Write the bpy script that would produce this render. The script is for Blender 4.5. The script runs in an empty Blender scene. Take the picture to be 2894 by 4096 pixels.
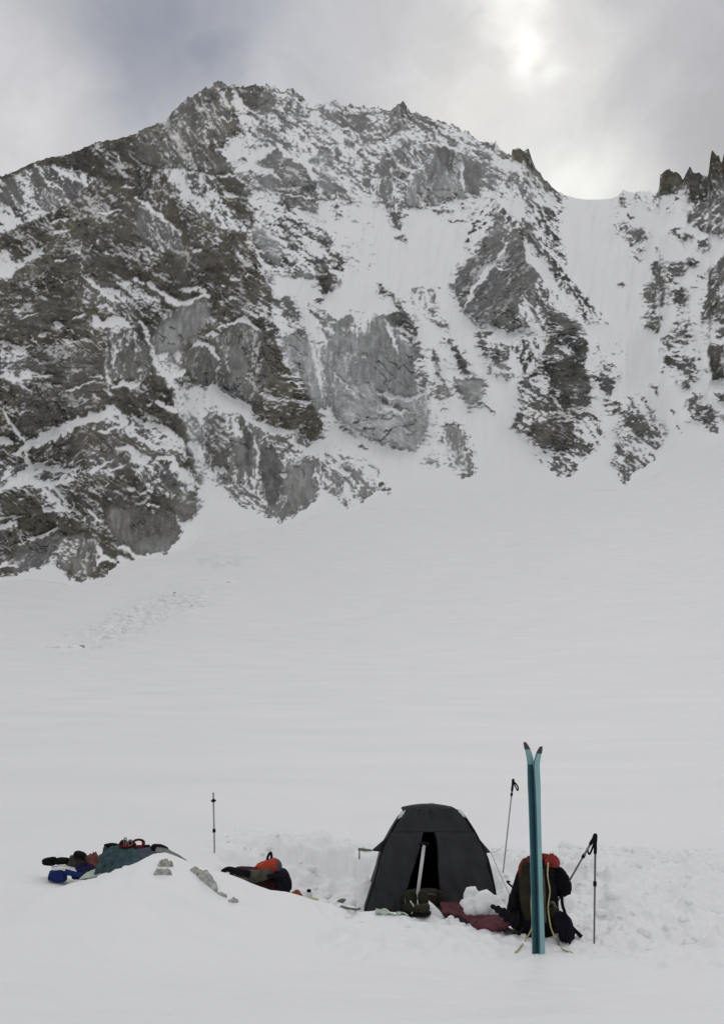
import bpy, math, random
import numpy as np
from mathutils import Vector
random.seed(7)
rng = np.random.default_rng(11)
SC = bpy.context.scene
COL = SC.collection

# ------------------------------------------------------------------ camera
EYE = 1.55
PITCH = math.radians(14.2)
FPX = 1004.0                    # focal length for a 723 x 1024 picture
cp_, sp_ = math.cos(PITCH), math.sin(PITCH)
cam_d = bpy.data.cameras.new('camera')
cam = bpy.data.objects.new('camera', cam_d)
COL.objects.link(cam)
cam.location = (0, 0, EYE)
cam.rotation_euler = (math.pi / 2 + PITCH, 0, 0)
cam_d.sensor_fit = 'VERTICAL'
cam_d.sensor_height = 36.0
cam_d.lens = 36.0 * FPX / 1024.0
cam_d.clip_start = 0.05
cam_d.clip_end = 12000
SC.camera = cam

OV = 1622 / 723.0               # survey units (ov) per picture unit


def bearing(px, py):
    """direction of a sight line, picture units"""
    xc = (np.asarray(px, float) - 361.5) / FPX
    yc = (512.0 - np.asarray(py, float)) / FPX
    return xc, cp_ - yc * sp_, sp_ + yc * cp_


def bov(x, y):
    return bearing(np.asarray(x, float) / OV, np.asarray(y, float) / OV)


def unit_ov(x, y):
    d = np.array([float(c) for c in bov(x, y)])
    return d / np.linalg.norm(d)


# ------------------------------------------------------------------ sky, sun, exposure
SUN_DIR = unit_ov(1190, 115)
SUN_EL = math.asin(SUN_DIR[2])
SUN_AZ = math.atan2(SUN_DIR[0], SUN_DIR[1])      # from +Y towards +X

world = bpy.data.worlds.new('World')
SC.world = world
world.use_nodes = True
wn, wl = world.node_tree.nodes, world.node_tree.links
wn.clear()


def nd(nodes, t, **kw):
    n = nodes.new(t)
    for k, v in kw.items():
        setattr(n, k, v)
    return n


out = nd(wn, 'ShaderNodeOutputWorld')
sky = nd(wn, 'ShaderNodeTexSky', sky_type='NISHITA')
sky.sun_disc = False
sky.sun_elevation = SUN_EL
sky.sun_rotation = SUN_AZ
sky.altitude = 2800
bg_sky = nd(wn, 'ShaderNodeBackground')
bg_sky.inputs['Strength'].default_value = 0.075
wl.new(sky.outputs[0], bg_sky.inputs['Color'])
tc = nd(wn, 'ShaderNodeTexCoord')
warp_n = nd(wn, 'ShaderNodeTexNoise')
warp_n.inputs['Scale'].default_value = 4.5
warp_n.inputs['Detail'].default_value = 5
warp_n.inputs['Roughness'].default_value = 0.55
wl.new(tc.outputs['Generated'], warp_n.inputs['Vector'])
wsub = nd(wn, 'ShaderNodeVectorMath', operation='SUBTRACT')
wsub.inputs[1].default_value = (0.5, 0.5, 0.5)
wl.new(warp_n.outputs['Color'], wsub.inputs[0])
wsc = nd(wn, 'ShaderNodeVectorMath', operation='SCALE')
wsc.inputs['Scale'].default_value = 0.22
wl.new(wsub.outputs[0], wsc.inputs[0])
wadd = nd(wn, 'ShaderNodeVectorMath', operation='ADD')
wl.new(tc.outputs['Generated'], wadd.inputs[0])
wl.new(wsc.outputs[0], wadd.inputs[1])
wnorm = nd(wn, 'ShaderNodeVectorMath', operation='NORMALIZE')
wl.new(wadd.outputs[0], wnorm.inputs[0])
wadd = wnorm
wsc2 = nd(wn, 'ShaderNodeVectorMath', operation='SCALE')
wsc2.inputs['Scale'].default_value = 0.085
warp2 = nd(wn, 'ShaderNodeTexNoise')
warp2.inputs['Scale'].default_value = 13.0
warp2.inputs['Detail'].default_value = 5
wl.new(tc.outputs['Generated'], warp2.inputs['Vector'])
wsub2 = nd(wn, 'ShaderNodeVectorMath', operation='SUBTRACT')
wsub2.inputs[1].default_value = (0.5, 0.5, 0.5)
wl.new(warp2.outputs['Color'], wsub2.inputs[0])
wl.new(wsub2.outputs[0], wsc2.inputs[0])
wad2 = nd(wn, 'ShaderNodeVectorMath', operation='ADD')
wl.new(tc.outputs['Generated'], wad2.inputs[0])
wl.new(wsc2.outputs[0], wad2.inputs[1])
wnear = nd(wn, 'ShaderNodeVectorMath', operation='NORMALIZE')
wl.new(wad2.outputs[0], wnear.inputs[0])


def lump(x, y, rad, vec, warp=True):
    """soft cloud lump: 1 at a sky direction, 1/e at rad degrees from it"""
    d = unit_ov(x, y)
    dt = nd(wn, 'ShaderNodeVectorMath', operation='DOT_PRODUCT')
    wl.new(vec.outputs[0] if warp else tc.outputs['Generated'], dt.inputs[0])
    dt.inputs[1].default_value = d
    k = 1.0 / (1 - math.cos(math.radians(rad)))
    m1 = nd(wn, 'ShaderNodeMath', operation='MULTIPLY_ADD')
    m1.inputs[1].default_value = k
    m1.inputs[2].default_value = -k
    wl.new(dt.outputs['Value'], m1.inputs[0])
    m2 = nd(wn, 'ShaderNodeMath', operation='EXPONENT')
    wl.new(m1.outputs[0], m2.inputs[0])
    mr = nd(wn, 'ShaderNodeMath', operation='MINIMUM')
    mr.inputs[1].default_value = 1.0
    wl.new(m2.outputs[0], mr.inputs[0])
    return mr.outputs[0]


def mixc(fac_sock, a_sock, col, fscale=1.0):
    m = nd(wn, 'ShaderNodeMix', data_type='RGBA')
    if fscale != 1.0:
        mm = nd(wn, 'ShaderNodeMath', operation='MULTIPLY')
        mm.inputs[1].default_value = fscale
        wl.new(fac_sock, mm.inputs[0])
        fac_sock = mm.outputs[0]
    wl.new(fac_sock, m.inputs[0])
    wl.new(a_sock, m.inputs[6])
    m.inputs[7].default_value = (*col, 1)
    return m.outputs[2]


cl_n = nd(wn, 'ShaderNodeTexNoise')
cl_n.inputs['Scale'].default_value = 2.6
cl_n.inputs['Detail'].default_value = 6
cl_n.inputs['Roughness'].default_value = 0.5
wl.new(wadd.outputs[0], cl_n.inputs['Vector'])
ramp = nd(wn, 'ShaderNodeValToRGB')
ramp.color_ramp.elements[0].position = 0.30
ramp.color_ramp.elements[0].color = (0.56, 0.565, 0.585, 1)
ramp.color_ramp.elements[1].position = 0.68
ramp.color_ramp.elements[1].color = (0.70, 0.695, 0.70, 1)
wl.new(cl_n.outputs['Fac'], ramp.inputs['Fac'])
c = ramp.outputs['Color']
c = mixc(lump(1560, 120, 7.5, wadd), c, (0.46, 0.46, 0.485), 0.85)
c = mixc(lump(1640, 60, 4, wadd), c, (0.38, 0.38, 0.41), 0.7)
c = mixc(lump(1600, 330, 4.5, wadd), c, (0.46, 0.46, 0.48), 0.7)
c = mixc(lump(20, 330, 4.5, wadd), c, (0.56, 0.56, 0.58), 0.7)
c = mixc(lump(170, 285, 4.2, wadd), c, (0.86, 0.84, 0.84), 0.95)
c = mixc(lump(60, 110, 3.0, wadd), c, (0.60, 0.59, 0.61), 0.6)
c = mixc(lump(760, 60, 4.5, wadd), c, (0.54, 0.54, 0.57), 0.7)
c = mixc(lump(820, 190, 4.5, wadd), c, (0.66, 0.65, 0.66), 0.7)
c = mixc(lump(1060, 240, 4.5, wadd), c, (0.76, 0.75, 0.72), 0.8)
c = mixc(lump(1290, 440, 3.4, wnear), c, (0.93, 0.93, 0.89), 0.95)
c = mixc(lump(1180, 120, 3.0, wnear), c, (0.80, 0.79, 0.77), 0.7)
c = mixc(lump(1155, -40, 1.5, wnear), c, (1.08, 1.07, 1.02), 0.95)
c = mixc(lump(1178, 60, 1.1, wnear), c, (1.10, 1.09, 1.04), 0.95)
c = mixc(lump(1172, 130, 1.05, wnear), c, (1.08, 1.07, 1.02), 0.85)
c = mixc(lump(1242, 168, 0.7, wnear), c, (0.98, 0.98, 0.95), 0.6)
c = mixc(lump(1210, 152, 0.5, wnear), c, (0.74, 0.74, 0.73), 0.55)
# wisps over everything
wz = nd(wn, 'ShaderNodeTexNoise')
wz.inputs['Scale'].default_value = 7.5
wz.inputs['Detail'].default_value = 7
wz.inputs['Roughness'].default_value = 0.56
wz.inputs['Distortion'].default_value = 0.4
wl.new(wnorm.outputs[0], wz.inputs['Vector'])
wr = nd(wn, 'ShaderNodeMapRange')
wr.inputs['From Min'].default_value = 0.25
wr.inputs['From Max'].default_value = 0.75
wr.inputs['To Min'].default_value = 0.84
wr.inputs['To Max'].default_value = 1.16
wl.new(wz.outputs['Fac'], wr.inputs['Value'])
wm = nd(wn, 'ShaderNodeVectorMath', operation='SCALE')
wl.new(c, wm.inputs[0])
wl.new(wr.outputs[0], wm.inputs['Scale'])
c = wm.outputs[0]
bg_cl = nd(wn, 'ShaderNodeBackground')
bg_cl.inputs['Strength'].default_value = 1.5
wl.new(c, bg_cl.inputs['Color'])
# thin places in the cloud where blue sky shows
h1 = lump(400, 80, 8.0, wadd)
h2 = lump(500, 170, 4.0, wadd)
mx = nd(wn, 'ShaderNodeMath', operation='MAXIMUM')
wl.new(h1, mx.inputs[0])
wl.new(h2, mx.inputs[1])
ms = nd(wn, 'ShaderNodeMath', operation='MULTIPLY')
ms.inputs[1].default_value = 0.60
wl.new(mx.outputs[0], ms.inputs[0])
mixs = nd(wn, 'ShaderNodeMixShader')
wl.new(ms.outputs[0], mixs.inputs[0])
wl.new(bg_cl.outputs[0], mixs.inputs[1])
wl.new(bg_sky.outputs[0], mixs.inputs[2])
wl.new(mixs.outputs[0], out.inputs['Surface'])

sun_d = bpy.data.lights.new('sun', 'SUN')
sun_d.energy = 0.5
sun_d.angle = math.radians(22)
sun_d.color = (1.0, 0.97, 0.92)
sun = bpy.data.objects.new('sun', sun_d)
COL.objects.link(sun)
sun.rotation_euler = Vector(-SUN_DIR).to_track_quat('-Z', 'Y').to_euler()

SC.view_settings.view_transform = 'Standard'
SC.view_settings.look = 'None'
SC.view_settings.exposure = -0.56
SC.view_settings.gamma = 1.0
SC.view_settings.use_curve_mapping = False

# ------------------------------------------------------------------ noise
_ang = np.linspace(0, 2 * np.pi, 256, endpoint=False)
_gx, _gy = np.cos(_ang).astype(np.float32), np.sin(_ang).astype(np.float32)
_perm = np.random.default_rng(3).permutation(4096).astype(np.int32)


def perlin(x, y, seed=0):
    x = np.asarray(x, np.float32) + seed * 17.37
    y = np.asarray(y, np.float32) + seed * 9.73
    xi = np.floor(x).astype(np.int32)
    yi = np.floor(y).astype(np.int32)
    xf, yf = x - xi, y - yi
    u = xf * xf * xf * (xf * (xf * 6 - 15) + 10)
    v = yf * yf * yf * (yf * (yf * 6 - 15) + 10)

    def g(ix, iy, dx, dy):
        h = _perm[(_perm[(ix + seed * 131) & 4095] + iy) & 4095] & 255
        return _gx[h] * dx + _gy[h] * dy
    a = g(xi, yi, xf, yf)
    b = g(xi + 1, yi, xf - 1, yf)
    c_ = g(xi, yi + 1, xf, yf - 1)
    d = g(xi + 1, yi + 1, xf - 1, yf - 1)
    ab = a + u * (b - a)
    cd = c_ + u * (d - c_)
    return (ab + v * (cd - ab)) * 1.5


def fbm(x, y, octv=4, gain=0.5, seed=0, lac=2.03):
    s, a, t = 0, 1.0, 0
    for k in range(octv):
        s = s + a * perlin(x, y, seed + k * 5)
        t += a
        a *= gain
        x, y = np.asarray(x) * lac, np.asarray(y) * lac
    return s / t


def ridged(x, y, octv=4, gain=0.5, seed=0):
    s, a, t = 0, 1.0, 0
    for k in range(octv):
        s = s + a * (1 - 2 * np.abs(perlin(x, y, seed + k * 5)))
        t += a
        a *= gain
        x, y = np.asarray(x) * 2.03, np.asarray(y) * 2.03
    return s / t


def sstep(a, b, x):
    t = np.clip((np.asarray(x, float) - a) / (b - a), 0, 1)
    return t * t * (3 - 2 * t)


# ------------------------------------------------------------------ mesh helpers
ROOT = {}


def tag(o, label=None, cat=None, group=None, kind=None):
    if label: o['label'] = label
    if cat: o['category'] = cat
    if group: o['group'] = group
    if kind: o['kind'] = kind
    return o


def empty(name, loc, label, cat, group=None):
    o = bpy.data.objects.new(name, None)
    o.empty_display_size = 0.1
    COL.objects.link(o)
    o.location = [float(q) for q in loc]
    ROOT[o.name] = np.array([float(q) for q in loc])
    return tag(o, label, cat, group)


def mk(name, vf, mat, parent=None, smooth=True):
    v, f = vf
    v = np.asarray(v, float)
    if parent is not None:
        org = ROOT[parent.name]
    else:
        org = np.array([v[:, 0].mean(), v[:, 1].mean(), v[:, 2].min()])
    me = bpy.data.meshes.new(name)
    me.from_pydata((v - org).tolist(), [], [list(q) for q in f])
    me.polygons.foreach_set('use_smooth', [smooth] * len(me.polygons))
    me.materials.append(mat)
    o = bpy.data.objects.new(name, me)
    COL.objects.link(o)
    if parent is not None:
        o.parent = parent
    else:
        o.location = org
    ROOT[o.name] = org
    return o


def join(*vfs):
    V, F, n = [], [], 0
    for v, f in vfs:
        v = np.asarray(v, float)
        V.append(v)
        F += [[i + n for i in q] for q in f]
        n += len(v)
    return np.concatenate(V), F


def grid_faces(n, m, wrap=False, off=0):
    F = []
    for i in range(n - 1):
        for j in range(m if wrap else m - 1):
            a, b = i * m + j, i * m + (j + 1) % m
            F.append([off + a, off + b, off + b + m, off + a + m])
    return F


def tube(pts, rad, seg=8, cap=True):
    pts = [np.array(p, float) for p in pts]
    n = len(pts)
    rad = [rad] * n if np.isscalar(rad) else rad
    V = []
    prev = None
    for i, p in enumerate(pts):
        t = pts[min(i + 1, n - 1)] - pts[max(i - 1, 0)]
        t /= np.linalg.norm(t) + 1e-9
        if prev is None:
            ref = np.array([1.0, 0, 0]) if abs(t[0]) < 0.8 else np.array([0, 1.0, 0])
            a = np.cross(t, ref)
        else:
            a = prev - t * np.dot(prev, t)
        a /= np.linalg.norm(a) + 1e-9
        prev = a
        b = np.cross(t, a)
        for k in range(seg):
            th = 2 * math.pi * k / seg
            V.append(p + rad[i] * (math.cos(th) * a + math.sin(th) * b))
    F = grid_faces(n, seg, True)
    if cap:
        F.append(list(range(seg))[::-1])
        F.append([(n - 1) * seg + k for k in range(seg)])
    return np.array(V), F


def spline(pts, n=8):
    """Catmull-Rom through control points"""
    P = [np.array(p, float) for p in pts]
    P = [2 * P[0] - P[1]] + P + [2 * P[-1] - P[-2]]
    o = []
    for i in range(1, len(P) - 2):
        for k in range(n):
            t = k / n
            a, b, c_, d = P[i - 1], P[i], P[i + 1], P[i + 2]
            o.append(0.5 * (2 * b + (c_ - a) * t + (2 * a - 5 * b + 4 * c_ - d) * t * t + (3 * b - a - 3 * c_ + d) * t ** 3))
    o.append(P[-2])
    return o


def blob(c, r, seed=0, amp=0.08, freq=3.0, pw=2.6, rot=0.0, tilt=0.0, nu=28, nv=18, fold=0.0):
    """soft stuffed shape: superellipsoid with dents and folds"""
    V = []
    for i in range(nv + 1):
        ph = -math.pi / 2 + math.pi * i / nv
        for j in range(nu):
            th = 2 * math.pi * j / nu
            d = np.array([math.cos(ph) * math.cos(th), math.cos(ph) * math.sin(th), math.sin(ph)])
            k = (np.abs(d) ** pw).sum() ** (-1 / pw)
            V.append(d * k)
    V = np.array(V)
    n = fbm(V[:, 0] * freq + V[:, 2] * 1.7, V[:, 1] * freq - V[:, 2] * freq * 0.8, 4, 0.55, seed)
    n2 = fbm(V[:, 2] * freq * 1.6 + 5, V[:, 0] * freq - V[:, 1], 4, 0.55, seed + 3)
    if fold:
        n = n + fold * np.abs(perlin(V[:, 2] * freq * 2.3 + V[:, 0] * 2, V[:, 0] * freq * .8, seed + 9))
    V = V * (1 + amp * (n + n2))[:, None] * np.array(r)
    ct, st = math.cos(tilt), math.sin(tilt)      # tilt in the x-z plane
    V = np.stack([V[:, 0] * ct - V[:, 2] * st, V[:, 1], V[:, 0] * st + V[:, 2] * ct], 1)
    cr, sr = math.cos(rot), math.sin(rot)
    V = np.stack([V[:, 0] * cr - V[:, 1] * sr, V[:, 0] * sr + V[:, 1] * cr, V[:, 2]], 1)
    return V + np.array(c), grid_faces(nv + 1, nu, True)


def heap(c, rx, ry, h, seed=0, rot=0.0, crump=.55, nu=48, nv=16):
    """crumpled piece of clothing: irregular outline, sharp folds, flat underside"""
    V = []
    for i in range(nv + 1):
        q = i / nv
        for j in range(nu):
            th = 2 * math.pi * j / nu
            out_ = 1 + .35 * float(perlin(math.cos(th) * 1.6 + seed, math.sin(th) * 1.6, seed))
            x, y = q * math.cos(th) * out_, q * math.sin(th) * out_
            r_ = float(ridged(x * 1.7 + seed * 2.3, y * 1.7 + x * .6, 3, .5, seed + 2))
            z = max(0.0, 1 - q ** 2.2) ** .55 * (0.62 + crump * r_) - .10 * q
            V.append((x * rx, y * ry, z * h))
    n0 = len(V)
    for j in range(nu):
        th = 2 * math.pi * j / nu
        V.append((V[nv * nu + j][0] * .9, V[nv * nu + j][1] * .9, -.45 * h))
    F = grid_faces(nv + 2, nu, True)
    F.append([n0 + k for k in range(nu)][::-1])
    V = np.array(V)
    cr, sr = math.cos(rot), math.sin(rot)
    V = np.stack([V[:, 0] * cr - V[:, 1] * sr, V[:, 0] * sr + V[:, 1] * cr, V[:, 2]], 1)
    return V + np.array(c), F


def slab(P, thick):
    """closed sheet from a grid of points P[n][m]"""
    P = np.asarray(P, float)
    n, m = P.shape[:2]
    du = np.gradient(P, axis=0)
    dv = np.gradient(P, axis=1)
    nn = np.cross(du, dv)
    nn /= np.linalg.norm(nn, axis=2, keepdims=True) + 1e-9
    A = (P + nn * thick / 2).reshape(-1, 3)
    B = (P - nn * thick / 2).reshape(-1, 3)
    F = grid_faces(n, m)
    F += [[q + n * m for q in f[::-1]] for f in grid_faces(n, m)]
    rim = [(0, j) for j in range(m)] + [(i, m - 1) for i in range(1, n)] + \
          [(n - 1, j) for j in range(m - 2, -1, -1)] + [(i, 0) for i in range(n - 2, 0, -1)]
    idx = [i * m + j for i, j in rim]
    for k in range(len(idx)):
        a, b = idx[k], idx[(k + 1) % len(idx)]
        F.append([b, a, a + n * m, b + n * m])
    return np.concatenate([A, B]), F


def resample(pts, n):
    P = np.array(pts, float)
    s = np.r_[0, np.cumsum(np.linalg.norm(np.diff(P, axis=0), axis=1))]
    t = np.linspace(0, s[-1], n)
    return np.stack([np.interp(t, s, P[:, k]) for k in range(P.shape[1])], 1)


# ------------------------------------------------------------------ materials
def material(name, col, rough=0.8, var=0.25, scale=8.0, bump=0.3, bscale=40.0, metal=0.0, spec=0.12, col2=None, weave=False):
    m = bpy.data.materials.new(name)
    m.use_nodes = True
    N, L = m.node_tree.nodes, m.node_tree.links
    b = N['Principled BSDF']
    b.inputs['Roughness'].default_value = rough
    b.inputs['Metallic'].default_value = metal
    b.inputs['Specular IOR Level'].default_value = spec
    t = N.new('ShaderNodeTexCoord')
    n = N.new('ShaderNodeTexNoise')
    n.inputs['Scale'].default_value = scale
    n.inputs['Detail'].default_value = 6
    L.new(t.outputs['Object'], n.inputs['Vector'])
    r = N.new('ShaderNodeValToRGB')
    c2 = col2 or tuple(min(1, q * (1 + var)) for q in col)
    c1 = tuple(q * (1 - var) for q in col)
    r.color_ramp.elements[0].position = 0.3
    r.color_ramp.elements[0].color = (*c1, 1)
    r.color_ramp.elements[1].position = 0.7
    r.color_ramp.elements[1].color = (*c2, 1)
    L.new(n.outputs['Fac'], r.inputs['Fac'])
    L.new(r.outputs['Color'], b.inputs['Base Color'])
    n2 = N.new('ShaderNodeTexNoise')
    n2.inputs['Scale'].default_value = bscale
    n2.inputs['Detail'].default_value = 4
    L.new(t.outputs['Object'], n2.inputs['Vector'])
    bp = N.new('ShaderNodeBump')
    bp.inputs['Strength'].default_value = bump
    bp.inputs['Distance'].default_value = 0.01
    L.new(n2.outputs['Fac'], bp.inputs['Height'])
    L.new(bp.outputs['Normal'], b.inputs['Normal'])
    return m


def snow_material(name):
    m = bpy.data.materials.new(name)
    m.use_nodes = True
    N, L = m.node_tree.nodes, m.node_tree.links
    b = N['Principled BSDF']
    b.inputs['Roughness'].default_value = 0.6
    b.inputs['Specular IOR Level'].default_value = 0.2
    t = N.new('ShaderNodeTexCoord')
    mp = N.new('ShaderNodeMapping')
    mp.inputs['Scale'].default_value = (0.6, 1.0, 1.0)
    mp.inputs['Rotation'].default_value = (0, 0, 0.12)
    L.new(t.outputs['Object'], mp.inputs['Vector'])
    n = N.new('ShaderNodeTexNoise')
    n.inputs['Scale'].default_value = 0.16
    n.inputs['Detail'].default_value = 10
    n.inputs['Roughness'].default_value = 0.62
    L.new(mp.outputs[0], n.inputs['Vector'])
    r = N.new('ShaderNodeValToRGB')
    r.color_ramp.elements[0].position = 0.32
    r.color_ramp.elements[0].color = (0.835, 0.843, 0.858, 1)
    r.color_ramp.elements[1].position = 0.68
    r.color_ramp.elements[1].color = (0.90, 0.903, 0.905, 1)
    L.new(n.outputs['Fac'], r.inputs['Fac'])
    at_ = N.new('ShaderNodeAttribute')
    at_.attribute_name = 'dirt_crevasse'
    mx_ = N.new('ShaderNodeMix')
    mx_.data_type = 'RGBA'
    L.new(at_.outputs['Fac'], mx_.inputs[0])
    L.new(r.outputs['Color'], mx_.inputs[6])
    mx_.inputs[7].default_value = (0.52, 0.56, 0.56, 1)
    L.new(mx_.outputs[2], b.inputs['Base Color'])
    prev = None
    for sc_, st_, ds_ in ((14, 0.35, 0.02), (70, 0.4, 0.006)):
        n2 = N.new('ShaderNodeTexNoise')
        n2.inputs['Scale'].default_value = sc_
        n2.inputs['Detail'].default_value = 4
        L.new(t.outputs['Object'], n2.inputs['Vector'])
        bp = N.new('ShaderNodeBump')
        bp.inputs['Strength'].default_value = st_
        bp.inputs['Distance'].default_value = ds_
        L.new(n2.outputs['Fac'], bp.inputs['Height'])
        if prev:
            L.new(prev.outputs['Normal'], bp.inputs['Normal'])
        prev = bp
    L.new(prev.outputs['Normal'], b.inputs['Normal'])
    return m


M = {}
M['snow'] = snow_material('snow')
M['tent'] = material('charcoal_nylon', (0.027, 0.028, 0.032), 0.65, 0.2, 4, 0.5, 22, spec=0.2)
M['tent_in'] = material('dark_lining', (0.008, 0.008, 0.009), 0.9)
M['tent_seam'] = material('black_webbing', (0.008, 0.008, 0.009), 0.8)
M['pale'] = material('pale_cloth', (0.62, 0.63, 0.64), 0.8)
M['cord'] = material('pale_cord', (0.42, 0.42, 0.30), 0.8)
M['yellow'] = material('yellow_cord', (0.40, 0.36, 0.16), 0.7, 0.3, 20)
M['alu'] = material('grey_aluminium', (0.36, 0.36, 0.38), 0.45, 0.1, 10, 0.05, metal=0.4)
M['shaft'] = material('silver_shaft', (0.52, 0.52, 0.53), 0.5, 0.1, 10, 0.05, metal=0.2)
M['polegrey'] = material('dull_grey_shaft', (0.17, 0.165, 0.17), 0.5, 0.1, 10, 0.05, metal=0.3)
M['black'] = material('black_rubber', (0.010, 0.010, 0.011), 0.85, spec=0.05)
M['navy'] = material('black_navy_nylon', (0.009, 0.009, 0.011), 0.85, 0.5, 6, 0.6, 30, spec=0.04)
M['pouch'] = material('dark_violet_nylon', (0.014, 0.012, 0.020), 0.85, 0.5, 6, 0.6, 30, spec=0.04)
M['darkolive'] = material('dark_olive_nylon', (0.022, 0.021, 0.012), 0.8, 0.5, 8, 0.6, 30)
M['brown'] = material('dark_brown_nylon', (0.026, 0.022, 0.017), 0.85, 0.5, 8, 0.6, 30)
M['olivegrey'] = material('olive_grey_nylon', (0.085, 0.083, 0.066), 0.8, 0.45, 9, 0.7, 30)
M['red'] = material('red_cloth', (0.21, 0.030, 0.024), 0.75, 0.35, 10, 0.6, 30)
M['darkred'] = material('dark_red_cloth', (0.12, 0.016, 0.015), 0.75, 0.5, 10, 0.6, 30)
M['maroon'] = material('maroon_black_nylon', (0.030, 0.010, 0.009), 0.8, 0.6, 9, 0.7, 30)
M['mauve'] = material('dusky_maroon_cloth', (0.105, 0.036, 0.044), 0.85, 0.4, 10, 0.9, 26)
M['pink'] = material('faded_red_cloth', (0.17, 0.062, 0.055), 0.8, 0.4, 14, 0.7, 30)
M['blue'] = material('royal_blue_nylon', (0.010, 0.022, 0.105), 0.65, 0.4, 10, 0.6, 30)
M['indigo'] = material('indigo_nylon', (0.018, 0.018, 0.060), 0.75, 0.45, 10, 0.6, 30)
M['teal'] = material('slate_teal_nylon', (0.045, 0.078, 0.088), 0.7, 0.25, 7, 0.6, 24)
M['slate'] = material('slate_violet_nylon', (0.070, 0.078, 0.105), 0.7, 0.25, 7, 0.6, 24)
M['greygreen'] = material('pale_green_foam', (0.42, 0.50, 0.42), 0.9, 0.15, 10)
M['skitop'] = material('teal_ski_topsheet', (0.19, 0.37, 0.385), 0.38, 0.18, 3, 0.05, spec=0.5)
M['skibase'] = material('deep_blue_ski_base', (0.012, 0.072, 0.095), 0.5, 0.2, 3, 0.05, spec=0.5)
M['skiside'] = material('dark_teal_sidewall', (0.05, 0.13, 0.145), 0.45, 0.15, 3, 0.05)
M['skitip'] = material('dark_grey_tip_cap', (0.05, 0.055, 0.06), 0.5)
M['stone'] = material('grey_granite', (0.28, 0.28, 0.25), 0.9, 0.3, 30, 0.9, 40, col2=(0.52, 0.52, 0.49))
M['farstone'] = material('grey_boulder', (0.33, 0.33, 0.33), 0.9, 0.3, 0.6, 0.6, 3)
M['orange'] = material('orange_plastic', (0.24, 0.075, 0.03), 0.6, 0.3)
M['lime'] = material('pale_yellow_green_plastic', (0.46, 0.47, 0.24), 0.7, 0.2)
M['greystrap'] = material('grey_webbing', (0.16, 0.17, 0.16), 0.85, 0.3)
M['tarp'] = material('grey_tarp', (0.17, 0.18, 0.17), 0.8, 0.35, 9, 0.6)

# ------------------------------------------------------------------ ground
A_FAR = 139.5 / 600 ** 1.7


_cr = np.array([(-200, 1990), (110, 1984), (205, 1966), (245, 1959), (285, 1944), (318, 1933), (345, 1918), (370, 1914), (400, 1926), (425, 1937), (460, 1946), (497, 1960), (560, 1989), (605, 2007), (640, 2012), (700, 2029), (760, 2043), (820, 2051), (900, 2059), (985, 2068), (1050, 2087), (1100, 2094), (1180, 2098), (1400, 2110)])
_cx, _cy, _cz = bov(_cr[:, 0], _cr[:, 1])
CREST_U, CREST_V = _cx / _cy, _cz / _cy


_rb = random.Random(5)
BOOTS = [(_rb.uniform(-.3, 1.5), _rb.uniform(8.5, 9.9), _rb.uniform(.07, .12), _rb.uniform(.02, .055)) for _ in range(34)]
BOOTS += [(1.6 + .33 * k + .1 * (k % 2), 8.9 - .22 * k + .18 * (k % 2), .09, .04) for k in range(8)]


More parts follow.
